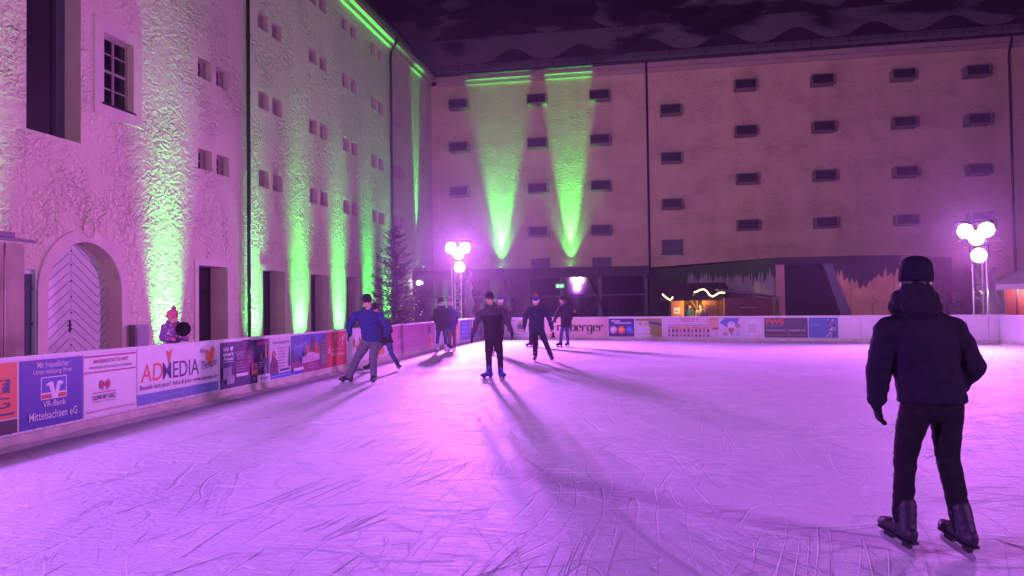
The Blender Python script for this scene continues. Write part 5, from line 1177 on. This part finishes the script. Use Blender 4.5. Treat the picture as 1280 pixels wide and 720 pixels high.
onlooker(876.5, 384, 33.0, 178, 'customer in a grey jacket with green stripes at the lit stall', dict(jacket=[cloth('cloth_ash', (.14, .12, .15)), GRN], jfn=lambda c, j, sx, up: 1 if -.36 < (c-j['neck']).dot(up) < -.27 or -.50 < (c-j['neck']).dot(up) < -.44 else 0, hat=C_PLUM, hatband=C_WHITE, bulk=1.3, hem=-.15), sd=14, group='customers at the market stall')
onlooker(924.5, 383.5, 32.0, 60, 'onlooker with dark hair in front of the dark red stall', dict(jacket=[C_PLUM], hair=HAIRD, long=True), sd=15, turn=80)
onlooker(935, 388, 31.9, -70, 'smaller onlooker facing the dark haired one before the dark red stall', dict(jacket=[cloth('cloth_brown', (.06, .035, .03))], hair=mat('hair_fair', (.35, .2, .12), .6)), sd=16)
onlooker(1192, 371, 33.5, 0, 'onlooker in a pink bobble hat just over the shoulder of the foreground skater', dict(jacket=[C_PLUM], hat=C_PINK, pom=C_PINK), sd=17)
def dots(name, base, c1, c2):
    m = mat(name, base, .8); nt = m.node_tree; n = nt.nodes; tc = n.new('ShaderNodeTexCoord'); v = n.new('ShaderNodeTexVoronoi'); v.inputs['Scale'].default_value = 16; nt.links.new(tc.outputs['Object'], v.inputs['Vector'])
    r = n.new('ShaderNodeValToRGB'); e = r.color_ramp.elements; e[0].position = .26; e[0].color = (*c1, 1); e[1].position = .34; e[1].color = (*base, 1); nt.links.new(v.outputs['Distance'], r.inputs['Fac'])
    mx = n.new('ShaderNodeMix'); mx.data_type = 'RGBA'; s = n.new('ShaderNodeSeparateColor'); nt.links.new(v.outputs['Color'], s.inputs[0]); mx.inputs[7].default_value = (*c2, 1); nt.links.new(s.outputs[0], mx.inputs[0]); nt.links.new(r.outputs['Color'], mx.inputs[6]); nt.links.new(mx.outputs[2], n['Principled BSDF'].inputs['Base Color']); return m
SPOTS = dots('spotted_jacket', (.26, .05, .17), (.6, .5, .6), (.10, .06, .28))
KID = 'children by the left boards'
kp = CAM + ray(215.5, 397.5)*13.3; kk = .66; kb = kp.z-1.63*kk
B_, J_ = stand((kp.x, kp.y, kb), 62, kk, .0)
for n_, dz in (('wR', .12), ('wL', .12)): v = V(J_[n_])+fvec(62)*.16; J_[n_] = (v.x, v.y, v.z+dz)
J_['look'] = 95; J_['nod'] = 12
person('small child in a pink spotted jacket and pink bobble hat behind the left boards', B_, J_, dict(scale=kk, trousers=C_BLACK, skates=None, jacket=[SPOTS], hat=C_PINK, pom=mat('pompom_dusky', (.28, .10, .14), .9), bulk=1.5, hood=1.15, headscale=1.42, gloves=C_PINK), None, 18, .013)
b = BM(); lathe(b, [(.09, -.06), (.125, -.03), (.13, .03), (.11, .06), (.07, .05), (.08, -.02), (.02, -.03)], 20); b.transform(Matrix.Rotation(1.1, 4, 'X') @ Matrix.Rotation(.4, 4, 'Y'))
q = CAM + ray(229, 411.5)*13.3; o = obj('hat', b, cloth('cloth_fur_black', (.010, .009, .012)), None, smooth=True, loc=q); tag(o, 'round black hat held out by the small child in pink', 'hat')
b = BM(); box(b, (-.35, -.25, 0), (.35, .25, .03)); 
st_ = thing('step', 'low wooden step under the small child behind the left boards', 'step', (kp.x, kp.y, kb-.03)); obj('tread', b, WOODD, st_)
for sx_ in (-.3, .3):
    for sy_ in (-.2, .2): b = BM(); box(b, (sx_-.03, sy_-.03, -.05-kb+.03), (sx_+.03, sy_+.03, 0)); obj('leg', b, WOODD, st_)

# ------------------------------------------------------------------ render settings
sc.view_settings.view_transform = 'Standard'; sc.view_settings.look = 'None'; sc.view_settings.gamma = 1; sc.view_settings.use_curve_mapping = False
sc.view_settings.exposure = 0.0
cy = sc.cycles
cy.use_denoising = True; cy.max_bounces = 6; cy.diffuse_bounces = 3; cy.glossy_bounces = 2; cy.volume_bounces = 0; cy.transmission_bounces = 2
cy.sample_clamp_indirect = 6; cy.caustics_reflective = False; cy.caustics_refractive = False
cy.use_adaptive_sampling = True; cy.adaptive_threshold = .015
